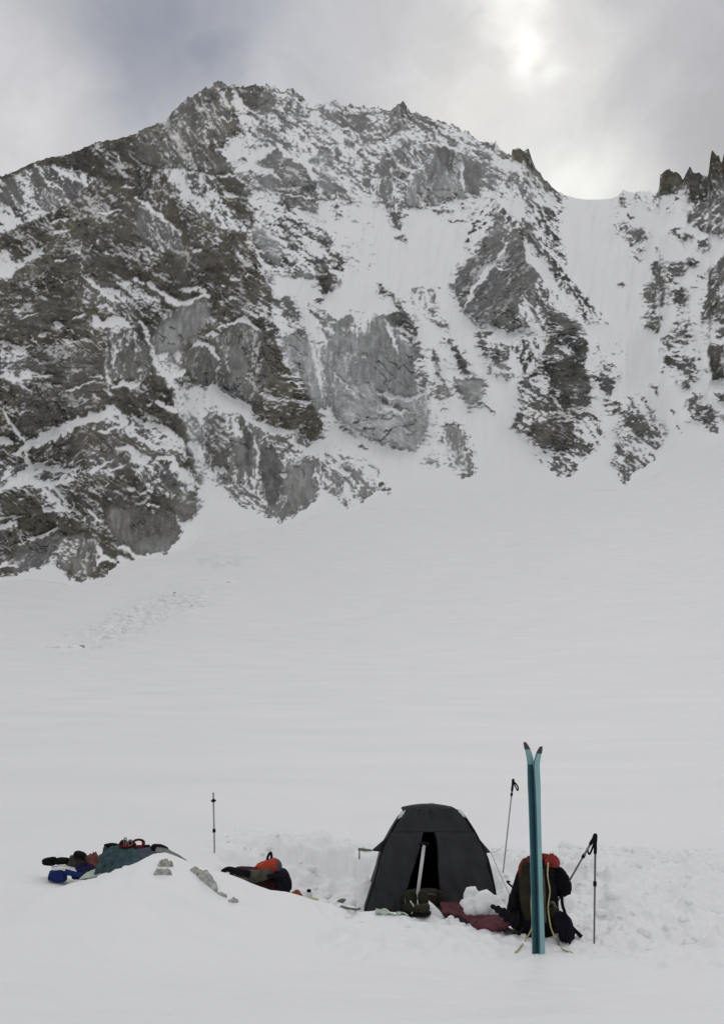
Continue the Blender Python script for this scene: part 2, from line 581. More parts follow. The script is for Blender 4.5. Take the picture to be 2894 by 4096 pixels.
def ground_h(x, y, detail=True):
    x = np.asarray(x, float)
    y = np.asarray(y, float)
    r = np.hypot(x, y)
    front = sstep(-3, 6, y)
    z = A_FAR * r ** 1.7 * front - 0.06
    # terrace behind the camp, dug out where the tent stands
    z = z + 0.34 * sstep(9.0, 14.5, y + 0.25 * perlin(x * 0.7, y * 0.4, 4))
    near = 1 - sstep(16, 30, r)
    z = z + np.clip(-x - 0.2, 0, 3.6) * 0.115 * near * sstep(3, 9, y)
    # dug platform round the tent
    pit = sstep(-1.75, -1.05, x + 0.12 * perlin(x * 2, y * 2, 8)) * (1 - sstep(1.75, 2.7, x)) * sstep(9.7, 10.2, y) * (1 - sstep(12.4, 13.3, y + 0.3 * perlin(x * 1.5, y, 6)))
    z = z * (1 - pit) + pit * (0.02 + 0.02 * perlin(x * 3, y * 3, 2))
    # shovelled snow beside and behind the tent
    z = z + 0.22 * np.exp(-(((x + 0.98) / 0.42) ** 2 + ((y - 12.3) / 0.6) ** 2))
    z = z + 0.22 * np.exp(-(((x - 2.7) / 1.1) ** 2 + ((y - 12.0) / 1.1) ** 2)) + 0.12 * np.exp(-(((x + 0.6) / 1.2) ** 2 + ((y - 13.6) / 0.7) ** 2))
    # drift: its crest rises to a mound on the left and runs down to the right
    cd = 9.62 - 0.10 * x - 0.25 * sstep(-1.2, -2.2, x)
    cr = np.interp(x / cd, CREST_U, CREST_V)
    zc = EYE + cr * cd
    prof = sstep(cd - 1.9 - 0.6 * sstep(-1.0, -1.8, x), cd, y) ** 1.25 * (1 - sstep(cd + 0.03, cd + 0.62, y))
    wgt = sstep(-3.1, -2.6, x) * (1 - sstep(1.3, 1.9, x))
    z = z + prof * wgt * (zc - z)
    if detail:
        # rough shovelled and trampled snow
        rough = sstep(1.25, 2.0, x) * sstep(8.2, 9.4, y + 0.4 * perlin(x * 1.1, y, 3)) * (1 - sstep(12.5, 14.2, y))
        rough = np.maximum(rough, sstep(-2.3, -1.0, x) * (1 - sstep(1.6, 2.4, x)) * sstep(11.2, 12.0, y) * (1 - sstep(13.2, 14.4, y)))
        rough = np.maximum(rough, 0.6 * sstep(-0.2, 0.6, x) * sstep(8.6, 9.1, y) * (1 - sstep(10.4, 11.2, y)))
        near_r = r < 40
        n = np.zeros_like(z)
        xs, ys, rg = x[near_r], y[near_r], rough[near_r]
        lum = np.abs(fbm(xs * 2.3, ys * 2.3, 4, 0.5, 21)) * 0.22 + fbm(xs * 6.0, ys * 5.0, 4, 0.6, 25) * 0.045
        soft = fbm(xs * 0.5 + ys * .15, ys * 1.3, 4, 0.5, 31) * 0.075 + perlin(xs * 0.25, ys * 0.5, 7) * 0.03
        rip = fbm(xs * 1.3 + ys * 0.4, ys * 4.5 - xs * 0.7, 3, 0.5, 41) * 0.010
        dents = np.zeros_like(xs)
        for fx, fy, fr, fd in BOOTS:
            dents -= fd * np.exp(-(((xs - fx) / fr) ** 2 + ((ys - fy) / (fr * 1.5)) ** 2) ** 2)
        soft = soft + dents
        n[near_r] = lum * rg + (soft + rip) * (1 - 0.6 * rg)
        z = z + n * (0.35 + 0.65 * sstep(3.0, 6, r))
        # wind scoured undulations further out
        far = sstep(13, 30, r)
        z = z + far * (fbm(x / 26 + y / 70, y / 12.0, 4, 0.55, 51) * 0.24 * (1 - .8 * sstep(110, 300, r)) + fbm(x / 110, y / 75, 3, 0.45, 57) * 1.6 * sstep(40, 120, r))
    return z


def at(ox, oy, dr=0.0):
    """where the sight line through survey point (ox, oy) meets the snow"""
    dx, dy, dz = [float(q) for q in bov(ox, oy)]
    hyp = math.hypot(dx, dy)
    rr = np.concatenate([np.linspace(3, 40, 1500), np.geomspace(40, 900, 1500)])
    g = ground_h(rr * dx / hyp, rr * dy / hyp)
    below = EYE + rr * dz / hyp <= g
    k = int(np.argmax(below)) if below.any() else len(rr) - 1
    q = rr[k] + dr
    return np.array([q * dx / hyp, q * dy / hyp, EYE + q * dz / hyp])


def on(ox, oy, depth):
    """point on a sight line at a given distance ahead of the camera"""
    dx, dy, dz = [float(q) for q in bov(ox, oy)]
    return np.array([dx / dy * depth, depth, EYE + dz / dy * depth])


def gz(x, y):
    return float(ground_h(np.array([x]), np.array([y]))[0])


def fast_mesh(name, V, F4, mat, attrs=None):
    me = bpy.data.meshes.new(name)
    nv, nf = len(V), len(F4)
    me.vertices.add(nv)
    me.vertices.foreach_set('co', V.astype(np.float32).ravel())
    me.loops.add(nf * 4)
    me.polygons.add(nf)
    me.loops.foreach_set('vertex_index', F4.astype(np.int32).ravel())
    me.polygons.foreach_set('loop_start', np.arange(0, nf * 4, 4, dtype=np.int32))
    me.polygons.foreach_set('loop_total', np.full(nf, 4, np.int32))
    me.polygons.foreach_set('use_smooth', np.ones(nf, bool))
    me.update(calc_edges=True)
    me.materials.append(mat)
    for k, (typ, arr) in (attrs or {}).items():
        a = me.attributes.new(k, typ, 'POINT')
        a.data.foreach_set('color' if typ == 'FLOAT_COLOR' else 'value', arr.astype(np.float32).ravel())
    o = bpy.data.objects.new(name, me)
    COL.objects.link(o)
    return o


def quad_index(n, m, wrap=False):
    i = np.arange(n - 1)[:, None] * m
    j = np.arange(m if wrap else m - 1)[None, :]
    j2 = (j + 1) % m
    return np.stack([i + j, i + j2, i + m + j2, i + m + j], -1).reshape(-1, 4)


az_in = np.linspace(-23, 23, 560)
az_out = np.linspace(23, 337, 110)[1:-1]
az = np.radians(np.concatenate([az_in, az_out]))
rows = np.concatenate([[0.3, 1.2, 2.2, 3.0, 3.6], np.geomspace(4, 15, 420), np.geomspace(15, 1150, 240)[1:]])
RR, AZ = np.meshgrid(rows, az, indexing='ij')
gx_, gy_ = RR * np.sin(AZ), RR * np.cos(AZ)
gz_ = ground_h(gx_, gy_)
# faint stains: dust, wind crust and a painted crevasse line on the slope
dirt_crevasse = np.zeros_like(gz_)


def stain(ox, oy, wx, wy, amt, seed, ang=0.0):
    global dirt_crevasse
    hyp = np.hypot(gx_, gy_)
    te = (gz_ - EYE) / hyp
    # compare in bearing and elevation
    c_ = unit_ov(ox, oy)
    a0 = math.atan2(c_[0], c_[1])
    t0 = c_[2] / math.hypot(c_[0], c_[1])
    u = (np.arctan2(gx_, gy_) - a0) * 2253
    v = (te - t0) * 2253
    ca, sa = math.cos(ang), math.sin(ang)
    u, v = u * ca + v * sa, -u * sa + v * ca
    m = np.exp(-(u / wx) ** 2 - (v / wy) ** 2) * (RR > 30)
    dirt_crevasse = np.maximum(dirt_crevasse, amt * m * sstep(-0.25, 0.5, fbm(u / 16, v / 5, 3, 0.6, seed)))


stain(500, 1260, 60, 17, 0.55, 61)
stain(300, 1392, 115, 34, 0.75, 62, 0.42)
stain(405, 1352, 45, 14, 0.55, 63, -0.1)
stain(1172, 1221, 34, 2.5, 0.35, 64)  # crevasse: its shadowed slot is only a grey line in the snow colour
V = np.stack([gx_, gy_, gz_], -1).reshape(-1, 3)
ground = fast_mesh('ground', V, quad_index(len(rows), len(az), True)[:, ::-1], M['snow'], {'dirt_crevasse': ('FLOAT', dirt_crevasse)})
tag(ground, kind='structure')

# ------------------------------------------------------------------ mountain
TILE = dict(A=(0, 400), B=(700, 300), C=(1400, 350), D=(2094, 500), E=(0, 1100), F=(700, 1050), G=(1400, 1050),
            H=(2094, 1250), I=(0, 1600), J=(700, 1550))


def T(*segs):
    """survey sheets A..J to picture units"""
    o = []
    for k, pts in segs:
        ox, oy = TILE[k]
        o += [((ox + x / 2.0275) / 4, (oy + y / 2.0275) / 4) for x, y in pts]
    return o


sky_pts = [(-560, 330), (-330, 262), (-150, 225), (-60, 195)] + T(
    ('A', [(0, 625), (60, 600), (170, 555), (270, 505), (400, 465), (560, 440), (640, 405), (720, 370), (800, 340), (950, 315), (1050, 290), (1110, 265), (1170, 225), (1250, 205), (1330, 170), (1400, 100), (1450, 45)]),
    ('B', [(60, 225), (130, 175), (180, 145), (240, 110), (290, 95), (330, 60), (375, 42), (400, 65), (430, 90), (480, 90), (560, 98), (620, 88), (680, 82), (720, 90), (735, 70), (760, 92), (800, 85), (850, 120), (890, 145), (905, 125), (950, 108), (990, 140), (1040, 190), (1100, 230), (1160, 245), (1200, 230), (1260, 215), (1300, 205), (1340, 235), (1400, 245), (1425, 215), (1450, 255), (1560, 265)]),
    ('C', [(200, 160), (260, 165), (300, 180), (340, 190), (360, 160), (390, 130), (430, 115), (455, 140), (490, 200), (540, 205), (600, 235), (700, 260), (780, 295), (850, 310), (910, 350), (980, 385), (1040, 430), (1100, 440), (1120, 450), (1160, 460), (1175, 435), (1200, 480), (1260, 530), (1300, 555), (1310, 500), (1380, 490), (1410, 520), (1430, 510), (1440, 480), (1465, 560), (1500, 650), (1560, 730)]),
    ('D', [(215, 486), (270, 530), (340, 570), (420, 595), (500, 605), (600, 605), (700, 598), (750, 580), (780, 540), (800, 515), (830, 540), (880, 545), (920, 545), (935, 520), (950, 545), (1050, 550), (1090, 530), (1100, 400), (1140, 380), (1175, 350), (1200, 390), (1230, 370), (1270, 420), (1285, 440), (1310, 400), (1340, 345), (1370, 385), (1420, 390), (1490, 410), (1500, 330), (1520, 195), (1545, 230), (1575, 260), (1600, 310), (1622, 200)])) \
    + [(732, 128), (760, 96), (800, 118), (860, 70), (960, 88), (1100, 40), (1320, 110)]
sky_pts = np.array(sky_pts)
base_pts = np.array([(-1300, 1420), (-500, 1370), (-120, 1325), (0, 1302), (60, 1300), (160, 1312), (240, 1292), (300, 1262), (400, 1248), (450, 1205), (560, 1185), (640, 1182), (720, 1150), (790, 1148), (900, 1135), (1050, 1110), (1250, 1100), (1400, 1100), (1500, 1050), (1622, 1005), (1800, 985), (2300, 1000), (3000, 1060)]) / OV

pxs = np.concatenate([np.linspace(-540, -75, 60), np.linspace(-70, 795, 950), np.linspace(800, 1290, 60)])
NC = len(pxs)
NR = 600
top = np.interp(pxs, sky_pts[:, 0], sky_pts[:, 1])
top = top + (1.6 * fbm(pxs / 5.0, pxs * 0 + .5, 3, 0.65, 71) - 5.0 * np.clip(ridged(pxs / 9.0, pxs * 0 + .3, 3, 0.6, 74), 0, 1) ** 2.2 + 1.0) * np.where((pxs > 565) & (pxs < 617), 0.06, np.where(pxs < 165, .45, 1))
bot = np.interp(pxs, base_pts[:, 0], base_pts[:, 1])
kk = np.exp(-np.linspace(-2, 2, 15) ** 2)
bot[60:-60] = np.convolve(np.pad(bot[60:-60], 7, mode='edge'), kk / kk.sum(), 'valid')
s = np.linspace(1, 0, NR)[:, None]              # row 0 at the foot, last row on the crest
PX = np.broadcast_to(pxs[None, :], (NR, NC)).copy()
PY = top[None, :] + s * (bot - top)[None, :]

# ragged edges for everything drawn on the wall
WX = 4.6 * fbm(PX / 22, PY / 22, 4, 0.65, 81) + 1.6 * perlin(PX / 4.5, PY / 4.5, 83)
WY = 4.6 * fbm(PX / 22, PY / 22, 4, 0.65, 86) + 1.6 * perlin(PX / 4.5, PY / 4.5, 88)
QX, QY = PX + WX, PY + WY

cov = np.full((NR, NC), 0.0, np.float32)        # share of bare rock
dust = np.zeros((NR, NC), np.float32)            # thin rime on the rock
tint = np.full((NR, NC), 0.15, np.float32)       # warm lichen tone
angi = np.full((NR, NC), 1, np.int8)             # bedding direction
wing = (PX < -4) | (PX > 727)
cov[wing] = 0.62
tint[wing] = 0.6
ANG = [-40, 3, 32, 55, 90]                       # degrees, downwards to the right


def blur(a, n, it=2):
    for _ in range(it):
        for ax in (0, 1):
            pad = [(0, 0), (0, 0)]
            pad[ax] = (n + 1, n)
            cs = np.cumsum(np.pad(a, pad, mode='edge'), axis=ax, dtype=np.float64)
            hi = np.take(cs, range(2 * n + 1, cs.shape[ax]), axis=ax)
            lo = np.take(cs, range(0, cs.shape[ax] - 2 * n - 1), axis=ax)
            a = (hi - lo) / (2 * n + 1)
    return a


def inside(x, y, poly):
    ins = np.zeros(x.shape, bool)
    d2 = np.full(x.shape, 1e9, np.float32)
    n = len(poly)
    for i in range(n):
        x1, y1 = poly[i]
        x2, y2 = poly[(i + 1) % n]
        if y1 != y2:
            ins ^= ((y1 > y) != (y2 > y)) & (x < (x2 - x1) * (y - y1) / (y2 - y1) + x1)
        ex, ey = x2 - x1, y2 - y1
        t = np.clip(((x - x1) * ex + (y - y1) * ey) / (ex * ex + ey * ey + 1e-9), 0, 1)
        d2 = np.minimum(d2, (x - x1 - t * ex) ** 2 + (y - y1 - t * ey) ** 2)
    d = np.sqrt(d2)
    return np.where(ins, d, -d)


def win(pts, pad):
    P = np.array(pts)
    c0 = np.searchsorted(pxs, P[:, 0].min() - pad)
    c1 = np.searchsorted(pxs, P[:, 0].max() + pad)
    if c1 <= c0:
        return None
    yb = PY[:, c0:c1]
    ok = np.where(((yb > P[:, 1].min() - pad) & (yb < P[:, 1].max() + pad)).any(1))[0]
    if len(ok) == 0:
        return None
    return slice(ok[0], ok[-1] + 1), slice(c0, c1)


clean = np.zeros((NR, NC), np.float32)           # drifted snow kept free of rock


def area(c, *segs, a=None, d=None, t=None, soft=None):
    """an area of the wall: c bare rock share, a bedding, d rime, t tint"""
    pts = T(*segs)
    w = win(pts, 8)
    if w is None:
        return
    if soft is None:
        soft = 5.0 if (d or 0) > .25 else 2.6
    k = sstep(-soft, soft, inside(QX[w], QY[w], pts)).astype(np.float32)
    clean[w] = np.where(k > .5, 1.0 if c < .11 else 0.0, clean[w])
    cov[w] += k * (c - cov[w])
    if d is not None: dust[w] += k * (d - dust[w])
    if t is not None: tint[w] += k * (t - tint[w])
    if a is not None: angi[w] = np.where(k > 0.5, a, angi[w])


def vein(c, width, sheet, pts, d=None):
    """a long narrow feature (snow ledge, gully, crack)"""
    P = T((sheet, pts))
    w = win(P, 10)
    if w is None:
        return
    x, y = QX[w], QY[w]
    wd = width / 2.0275 / 4 / 2
    best = np.full(x.shape, 1e9)
    L = [0]
    for i in range(len(P) - 1):
        L.append(L[-1] + math.hypot(P[i + 1][0] - P[i][0], P[i + 1][1] - P[i][1]))
    for i in range(len(P) - 1):
        x1, y1 = P[i]
        ex, ey = P[i + 1][0] - x1, P[i + 1][1] - y1
        tt = np.clip(((x - x1) * ex + (y - y1) * ey) / (ex * ex + ey * ey + 1e-9), 0, 1)
        dd = np.hypot(x - x1 - tt * ex, y - y1 - tt * ey)
        f = (L[i] + tt * (L[i + 1] - L[i])) / L[-1]
        taper = 0.35 + 0.65 * np.minimum(1, 4 * np.minimum(f, 1 - f) + 0.1)
        best = np.minimum(best, dd / (wd * taper * (1 + 0.5 * perlin(x / 6, y / 6, 91))))
    k = (1 - sstep(0.65, 1.35, best)).astype(np.float32)
    if c < .2:
        clean[w] = np.maximum(clean[w], k)
    cov[w] += k * (c - cov[w])
    if d is not None: dust[w] += k * (d - dust[w])


# --- upper face, mottled rock and snow
area(.49, ('B', [(560, 470), (700, 100), (900, 100), (1622, 230), (1622, 1050), (1200, 990), (1160, 860), (1100, 740), (840, 570), (600, 700)]), a=2, d=.16)
area(.50, ('C', [(0, 100), (350, 150), (1000, 350), (1300, 560), (1622, 780), (1622, 1000), (1350, 900), (1100, 900), (900, 900), (450, 980), (200, 940), (0, 930)]), a=2, d=.16)
area(.32, ('B', [(560, 1000), (900, 1000), (1000, 1200), (1250, 1250), (1420, 1450), (1350, 1622), (800, 1622), (650, 1400)]), a=2)
area(.10, ('B', [(1190, 1170), (1400, 1120), (1622, 1200), (1622, 1622), (1430, 1622)]))
# --- left massif
area(.945, ('A', [(-4500, 0)]), ('B', [(450, 0), (470, 230), (520, 330), (560, 470), (420, 500), (400, 620), (470, 760), (500, 820), (580, 900), (570, 1030), (650, 1170), (600, 1290), (560, 1350), (650, 1430), (700, 1560)]),
     ('F', [(690, 0), (720, 80), (770, 200), (780, 280), (840, 350), (850, 500), (800, 620), (850, 700), (880, 800), (960, 900), (1030, 960), (1110, 1080), (1110, 1150), (1180, 1290), (1220, 1340), (1180, 1420), (1100, 1440), (950, 1380), (800, 1330), (640, 1230), (600, 1150), (480, 1080), (400, 1050), (290, 1000), (200, 1020)]),
     ('J', [(190, 200), (160, 400), (150, 600)]),
     ('I', [(1560, 560), (1600, 700), (1610, 870), (1540, 970), (1410, 930), (1440, 1010), (1490, 1070), (1440, 1130), (1330, 1240), (1100, 1250), (1080, 1300), (960, 1270), (940, 1390), (900, 1430), (740, 1440), (640, 1470), (560, 1450), (530, 1410), (470, 1350), (480, 1230), (500, 1190), (400, 1290), (300, 1370), (120, 1410), (0, 1430), (-4500, 1700)]), a=2, t=.8)
area(.90, ('B', [(0, 200), (375, 0), (450, 90), (450, 300), (520, 400), (380, 520), (380, 620), (460, 760), (300, 790), (0, 740), (-300, 700), (-300, 330)]), a=3, t=.75, d=.10)
area(.66, ('A', [(-300, 600), (0, 640), (200, 560), (420, 530), (700, 590), (760, 640), (640, 790), (440, 900), (330, 950), (200, 1000), (0, 1110), (-300, 1180)]), a=3, t=.15)
area(.80, ('A', [(280, 740), (560, 730), (560, 830), (430, 900), (330, 900)]), d=.12, t=.2)
area(.30, ('A', [(-300, 860), (0, 850), (150, 880), (330, 900), (300, 960), (120, 1040), (0, 1110), (-300, 1150)]), a=3)
area(.16, ('A', [(-300, 1180), (0, 1210), (90, 1200), (110, 1290), (220, 1290), (340, 1200), (330, 1240), (230, 1320), (130, 1400), (70, 1460), (0, 1450), (-300, 1460)]))
area(.97, ('A', [(0, 1500), (130, 1400), (350, 1240), (470, 1120), (660, 1100), (660, 1380), (560, 1622), (0, 1622)]), ('E', [(0, 500), (300, 480), (440, 380), (600, 250), (640, 100), (560, 0)]), t=.75, a=1, d=.03)
area(.95, ('A', [(880, 880), (1110, 800), (1110, 1100), (1300, 1200), (1100, 1400), (700, 1350), (660, 1000)]), t=.6, a=2)
area(.94, ('A', [(1100, 850), (1330, 1000), (1430, 1100), (1500, 1230), (1300, 1220), (1180, 1180), (1110, 1050)]), t=.05, d=.14, a=3)
area(.95, ('A', [(1130, 560), (1330, 540), (1450, 900), (1500, 1080), (1400, 1020), (1150, 760)]), t=.9, a=4)
area(.48, ('B', [(0, 760), (140, 790), (350, 830), (330, 950), (420, 1060), (600, 1150), (600, 1280), (480, 1290), (350, 1280), (270, 1180), (150, 1060), (0, 920), (-80, 800)]), a=3, t=.05)
area(.45, ('A', [(1340, 540), (1560, 590), (1622, 640), (1622, 950), (1480, 830), (1380, 680)]), a=3, t=.05)
area(.96, ('B', [(350, 850), (480, 870), (560, 960), (580, 1030), (460, 1040), (350, 1000)]), t=.7)
area(.95, ('B', [(0, 1130), (120, 1170), (250, 1260), (150, 1330), (60, 1300), (0, 1250)]), t=1)
# lower left walls
area(.97, ('E', [(0, 620), (450, 560), (850, 640), (850, 900), (700, 1150), (300, 1320), (180, 1300), (150, 1000)]), t=.5, a=1, d=.03)
area(.62, ('E', [(0, 600), (200, 620), (330, 700), (400, 830), (200, 880), (0, 830)]), a=1, t=.35)
area(.80, ('E', [(660, 60), (1100, 60), (1300, 200), (1250, 330), (1000, 330), (850, 300), (680, 230)]), a=2, t=.3)
area(.78, ('E', [(860, 430), (1100, 440), (1180, 600), (1240, 800), (1140, 870), (900, 850)]), a=4, t=.4, d=.06)
area(.95, ('E', [(1060, 900), (1350, 870), (1420, 1000), (1460, 1150), (1500, 1330), (1400, 1290), (1200, 1200), (1080, 1120), (900, 1020)]), a=2, t=.55)
area(.55, ('E', [(800, 1150), (960, 1080), (1150, 1200), (1400, 1290), (1500, 1400), (1500, 1500), (1250, 1480), (1050, 1300), (800, 1260)]), a=2, t=.3)
area(.95, ('E', [(270, 1430), (420, 1330), (620, 1240), (700, 1290), (660, 1480), (640, 1622), (520, 1560), (430, 1480), (270, 1530)]), a=0, t=.5)
area(.97, ('I', [(790, 310), (950, 240), (1050, 300), (1040, 380), (880, 400)]), t=.5)
area(.55, ('I', [(0, 520), (250, 520), (620, 540), (600, 650), (330, 690), (0, 740)]), a=0, t=.4)
area(.60, ('I', [(680, 400), (900, 430), (1060, 520), (900, 620), (720, 640)]), a=2, t=.3)
area(.68, ('I', [(1050, 540), (1250, 500), (1560, 560), (1590, 720), (1400, 770), (1200, 760)]), a=3, t=.3)
area(.80, ('I', [(300, 690), (560, 690), (620, 900), (540, 980), (340, 870)]), a=2, t=.2)
area(.93, ('I', [(860, 690), (1300, 740), (1400, 900), (1390, 980), (1100, 900), (900, 880), (760, 780)]), t=.55)
area(1.0, ('I', [(900, 880), (1100, 870), (1400, 960), (1450, 1090), (1330, 1240), (1100, 1250), (960, 1170), (880, 980)]), d=.09, t=.6, a=4)
area(1.0, ('I', [(880, 890), (1050, 900), (1060, 1150), (960, 1150), (880, 980)]), d=.22, t=.8, a=4)
area(1.0, ('I', [(1100, 1150), (1440, 1080), (1330, 1240), (1110, 1250)]), d=.26, t=.5, a=4)
area(.97, ('I', [(100, 1190), (350, 1140), (500, 1070), (490, 1200), (300, 1365), (120, 1405), (60, 1300)]), d=.14, t=.2, a=0)
area(.95, ('I', [(-300, 1060), (200, 1040), (150, 1180), (100, 1320), (-300, 1340)]), t=1.0, d=.05)
area(.60, ('I', [(500, 1100), (680, 1090), (620, 1300), (560, 1380), (470, 1350)]), a=2, t=.5, d=.15)
area(.90, ('I', [(680, 1130), (800, 1140), (840, 1290), (760, 1400), (600, 1440), (560, 1380)]), a=4, t=.8, d=.18)
area(.90, ('I', [(1430, 760), (1580, 740), (1600, 870), (1540, 960), (1420, 930)]), t=.6, d=.12)
area(1.0, ('E', [(1260, 450), (1400, 300), (1622, 225)]), ('F', [(0, 400), (150, 310), (250, 330), (280, 440), (150, 600), (50, 700), (0, 740)]), ('E', [(1480, 580), (1400, 650), (1300, 700), (1240, 600)]), d=.36, t=.35, a=4)
area(.5, ('E', [(1270, 640), (1450, 640), (1500, 760), (1320, 800)]), d=.3, t=0)
# central pillar
area(.87, ('F', [(270, 440), (560, 340), (800, 330), (850, 520), (800, 640), (700, 560), (560, 450), (280, 520)]), a=2, t=.3)
area(.96, ('F', [(110, 700), (260, 620), (560, 480), (700, 560), (790, 700), (790, 950), (600, 1130), (480, 1070), (200, 980), (80, 830)]), a=4, t=.4, d=.13)
area(1.0, ('F', [(440, 720), (570, 640), (580, 900), (560, 1060), (470, 980)]), a=4, d=.30, t=.3)
area(.97, ('F', [(620, 620), (790, 680), (900, 900), (800, 960), (620, 930)]), a=4, d=.05, t=.6)
area(.93, ('F', [(640, 1080), (800, 900), (1050, 950), (1110, 1120), (1190, 1300), (1200, 1360), (1100, 1440), (800, 1320), (650, 1220)]), a=1, t=.75)
# lower buttress right of the gully
area(.72, ('J', [(200, 170), (330, 160), (420, 230), (520, 220), (590, 230), (640, 290), (760, 380), (830, 370), (920, 390), (1020, 400), (1110, 460), (1050, 530), (1180, 580), (1190, 640), (1190, 750), (1170, 880), (1080, 980), (960, 1060), (900, 1050), (880, 1100), (800, 1060), (700, 1020), (540, 970), (450, 880), (330, 730), (270, 640), (190, 500), (200, 380)]), a=4, t=.35, d=.12)
area(.93, ('J', [(220, 230), (400, 220), (440, 400), (430, 640), (330, 640), (240, 480)]), a=2, t=.4)
area(1.0, ('J', [(450, 420), (600, 420), (640, 620), (480, 640)]), a=4, d=.22, t=.1)
area(1.0, ('J', [(670, 470), (800, 480), (880, 650), (850, 860), (760, 1000), (700, 800)]), a=4, d=.10, t=.05)
area(1.0, ('J', [(880, 620), (1080, 600), (1150, 800), (1150, 900), (960, 1020), (870, 860)]), d=.30, t=.4, a=4)
area(.60, ('J', [(350, 760), (520, 800), (740, 920), (740, 1010), (540, 950), (440, 860)]), a=2, t=.5, d=.1)
area(.45, ('J', [(760, 400), (1000, 420), (1090, 490), (1000, 600), (860, 580)]), a=2)
area(.55, ('J', [(1190, 540), (1260, 490), (1400, 560), (1560, 620), (1660, 700), (1640, 830), (1500, 930), (1390, 980), (1340, 930), (1250, 870), (1200, 780)]), a=3, t=.4, d=.2)
area(.5, ('J', [(1640, 740), (1700, 790), (1740, 850), (1700, 860), (1640, 800)]), t=.4)
# snow patch above it and gully
area(.03, ('F', [(200, 1080), (290, 1000), (350, 1030), (480, 1090), (600, 1160), (640, 1260), (800, 1340), (830, 1390), (700, 1370), (600, 1270), (470, 1230), (400, 1200), (330, 1190), (350, 1110), (210, 1140)]))
area(.35, ('E', [(1420, 930), (1622, 900), (1660, 1100), (1640, 1500), (1560, 1500), (1520, 1250), (1450, 1120)]), a=3, d=.3, t=.1)
vein(.18, 60, 'E', [(1180, 460), (1220, 600), (1290, 770), (1360, 830), (1430, 960), (1450, 1080), (1540, 1200), (1590, 1350), (1600, 1520)], d=.3)
vein(.12, 90, 'J', [(170, 480), (190, 620), (280, 720)], d=.2)
vein(.10, 55, 'E', [(1300, 790), (1400, 810), (1500, 790)])
# --- central dusted slab
area(.98, ('F', [(850, 620), (950, 540), (1050, 600), (1130, 700), (1180, 800), (1200, 1000), (1220, 1130), (1150, 1200), (1100, 1080), (1030, 960), (900, 790)]), d=.52, t=.05, a=4)
area(.96, ('G', [(0, 440), (120, 420), (270, 430), (330, 520), (420, 620), (490, 660), (580, 800), (600, 1000), (640, 1200), (620, 1340), (540, 1520), (400, 1510), (250, 1460), (100, 1390)]), ('F', [(1622, 1400), (1300, 1270), (1220, 1130), (1200, 900), (1150, 700), (1250, 620), (1350, 450), (1450, 430)]), d=.46, t=.08, a=4)
area(.99, ('G', [(60, 560), (260, 470), (420, 640), (560, 820), (580, 1040), (420, 1080), (200, 1030), (60, 800)]), d=.34, t=.12, a=4)
area(.97, ('G', [(-60, 980), (140, 1000), (300, 1170), (520, 1260), (640, 1230), (600, 1350), (520, 1520), (250, 1460), (-60, 1330)]), d=.60, t=.15, a=2)
area(.5, ('F', [(1080, 360), (1250, 640), (1350, 470), (1150, 380)]), a=2, d=.2)
area(.55, ('F', [(1250, 500), (1450, 420), (1622, 430), (1560, 560), (1350, 640)]), a=4, d=.3)
area(.6, ('G', [(480, 660), (560, 640), (620, 900), (620, 1020), (560, 1040), (520, 900)]), a=1, d=.1)
vein(.05, 26, 'G', [(285, 470), (340, 620), (395, 740)])
vein(.05, 34, 'G', [(200, 1040), (330, 1080), (470, 1115), (590, 1070)])
vein(.98, 40, 'G', [(230, 1085), (330, 1150), (430, 1185)], d=.05)
vein(.08, 22, 'G', [(270, 1150), (380, 1210), (470, 1215)])
vein(.10, 28, 'F', [(1080, 600), (1140, 800), (1180, 1000), (1210, 1130)])
vein(.10, 12, 'F', [(1250, 880), (1380, 1000), (1480, 1110)])
vein(.05, 30, 'F', [(1500, 740), (1560, 770)])
# dark spines right of it
area(.94, ('G', [(220, 160), (260, 160), (320, 240), (440, 380), (540, 520), (570, 620), (500, 640), (380, 560), (300, 410), (380, 390), (300, 270), (230, 260)]), t=.1, d=0)
vein(.05, 26, 'G', [(370, 540), (470, 570)])
area(.40, ('G', [(490, 220), (600, 180), (700, 200), (700, 330), (600, 400), (500, 340)]), a=4, d=.3)
area(.75, ('G', [(640, 360), (700, 400), (800, 500), (800, 590), (740, 560), (640, 460)]), d=.1)
area(.93, ('G', [(750, 630), (800, 630), (930, 780), (970, 910), (900, 880), (850, 790)]), d=.05)
area(.93, ('G', [(660, 710), (710, 730), (745, 900), (760, 970), (690, 930), (655, 820)]), d=.1)
area(.85, ('G', [(840, 940), (1050, 960), (1095, 1070), (1000, 1170), (920, 1200), (900, 1060)]), d=.35, t=.4)
area(.6, ('G', [(690, 990), (780, 960), (820, 1090), (800, 1190), (760, 1250), (730, 1190)]), d=.2)
area(.80, ('G', [(760, 1310), (880, 1330), (960, 1480), (1000, 1640), (990, 1730), (900, 1700), (830, 1650), (760, 1500)]), t=.85, d=.28, a=4)
area(.6, ('G', [(870, 1700), (990, 1690), (960, 1760), (900, 1740)]), t=.5)
area(.6, ('G', [(560, 1622), (640, 1460), (700, 1500), (720, 1640), (620, 1640)]), d=.55, t=.3)
vein(.7, 26, 'G', [(50, 1460), (120, 1510)])
vein(.7, 20, 'G', [(1090, 1140), (1180, 1240)])
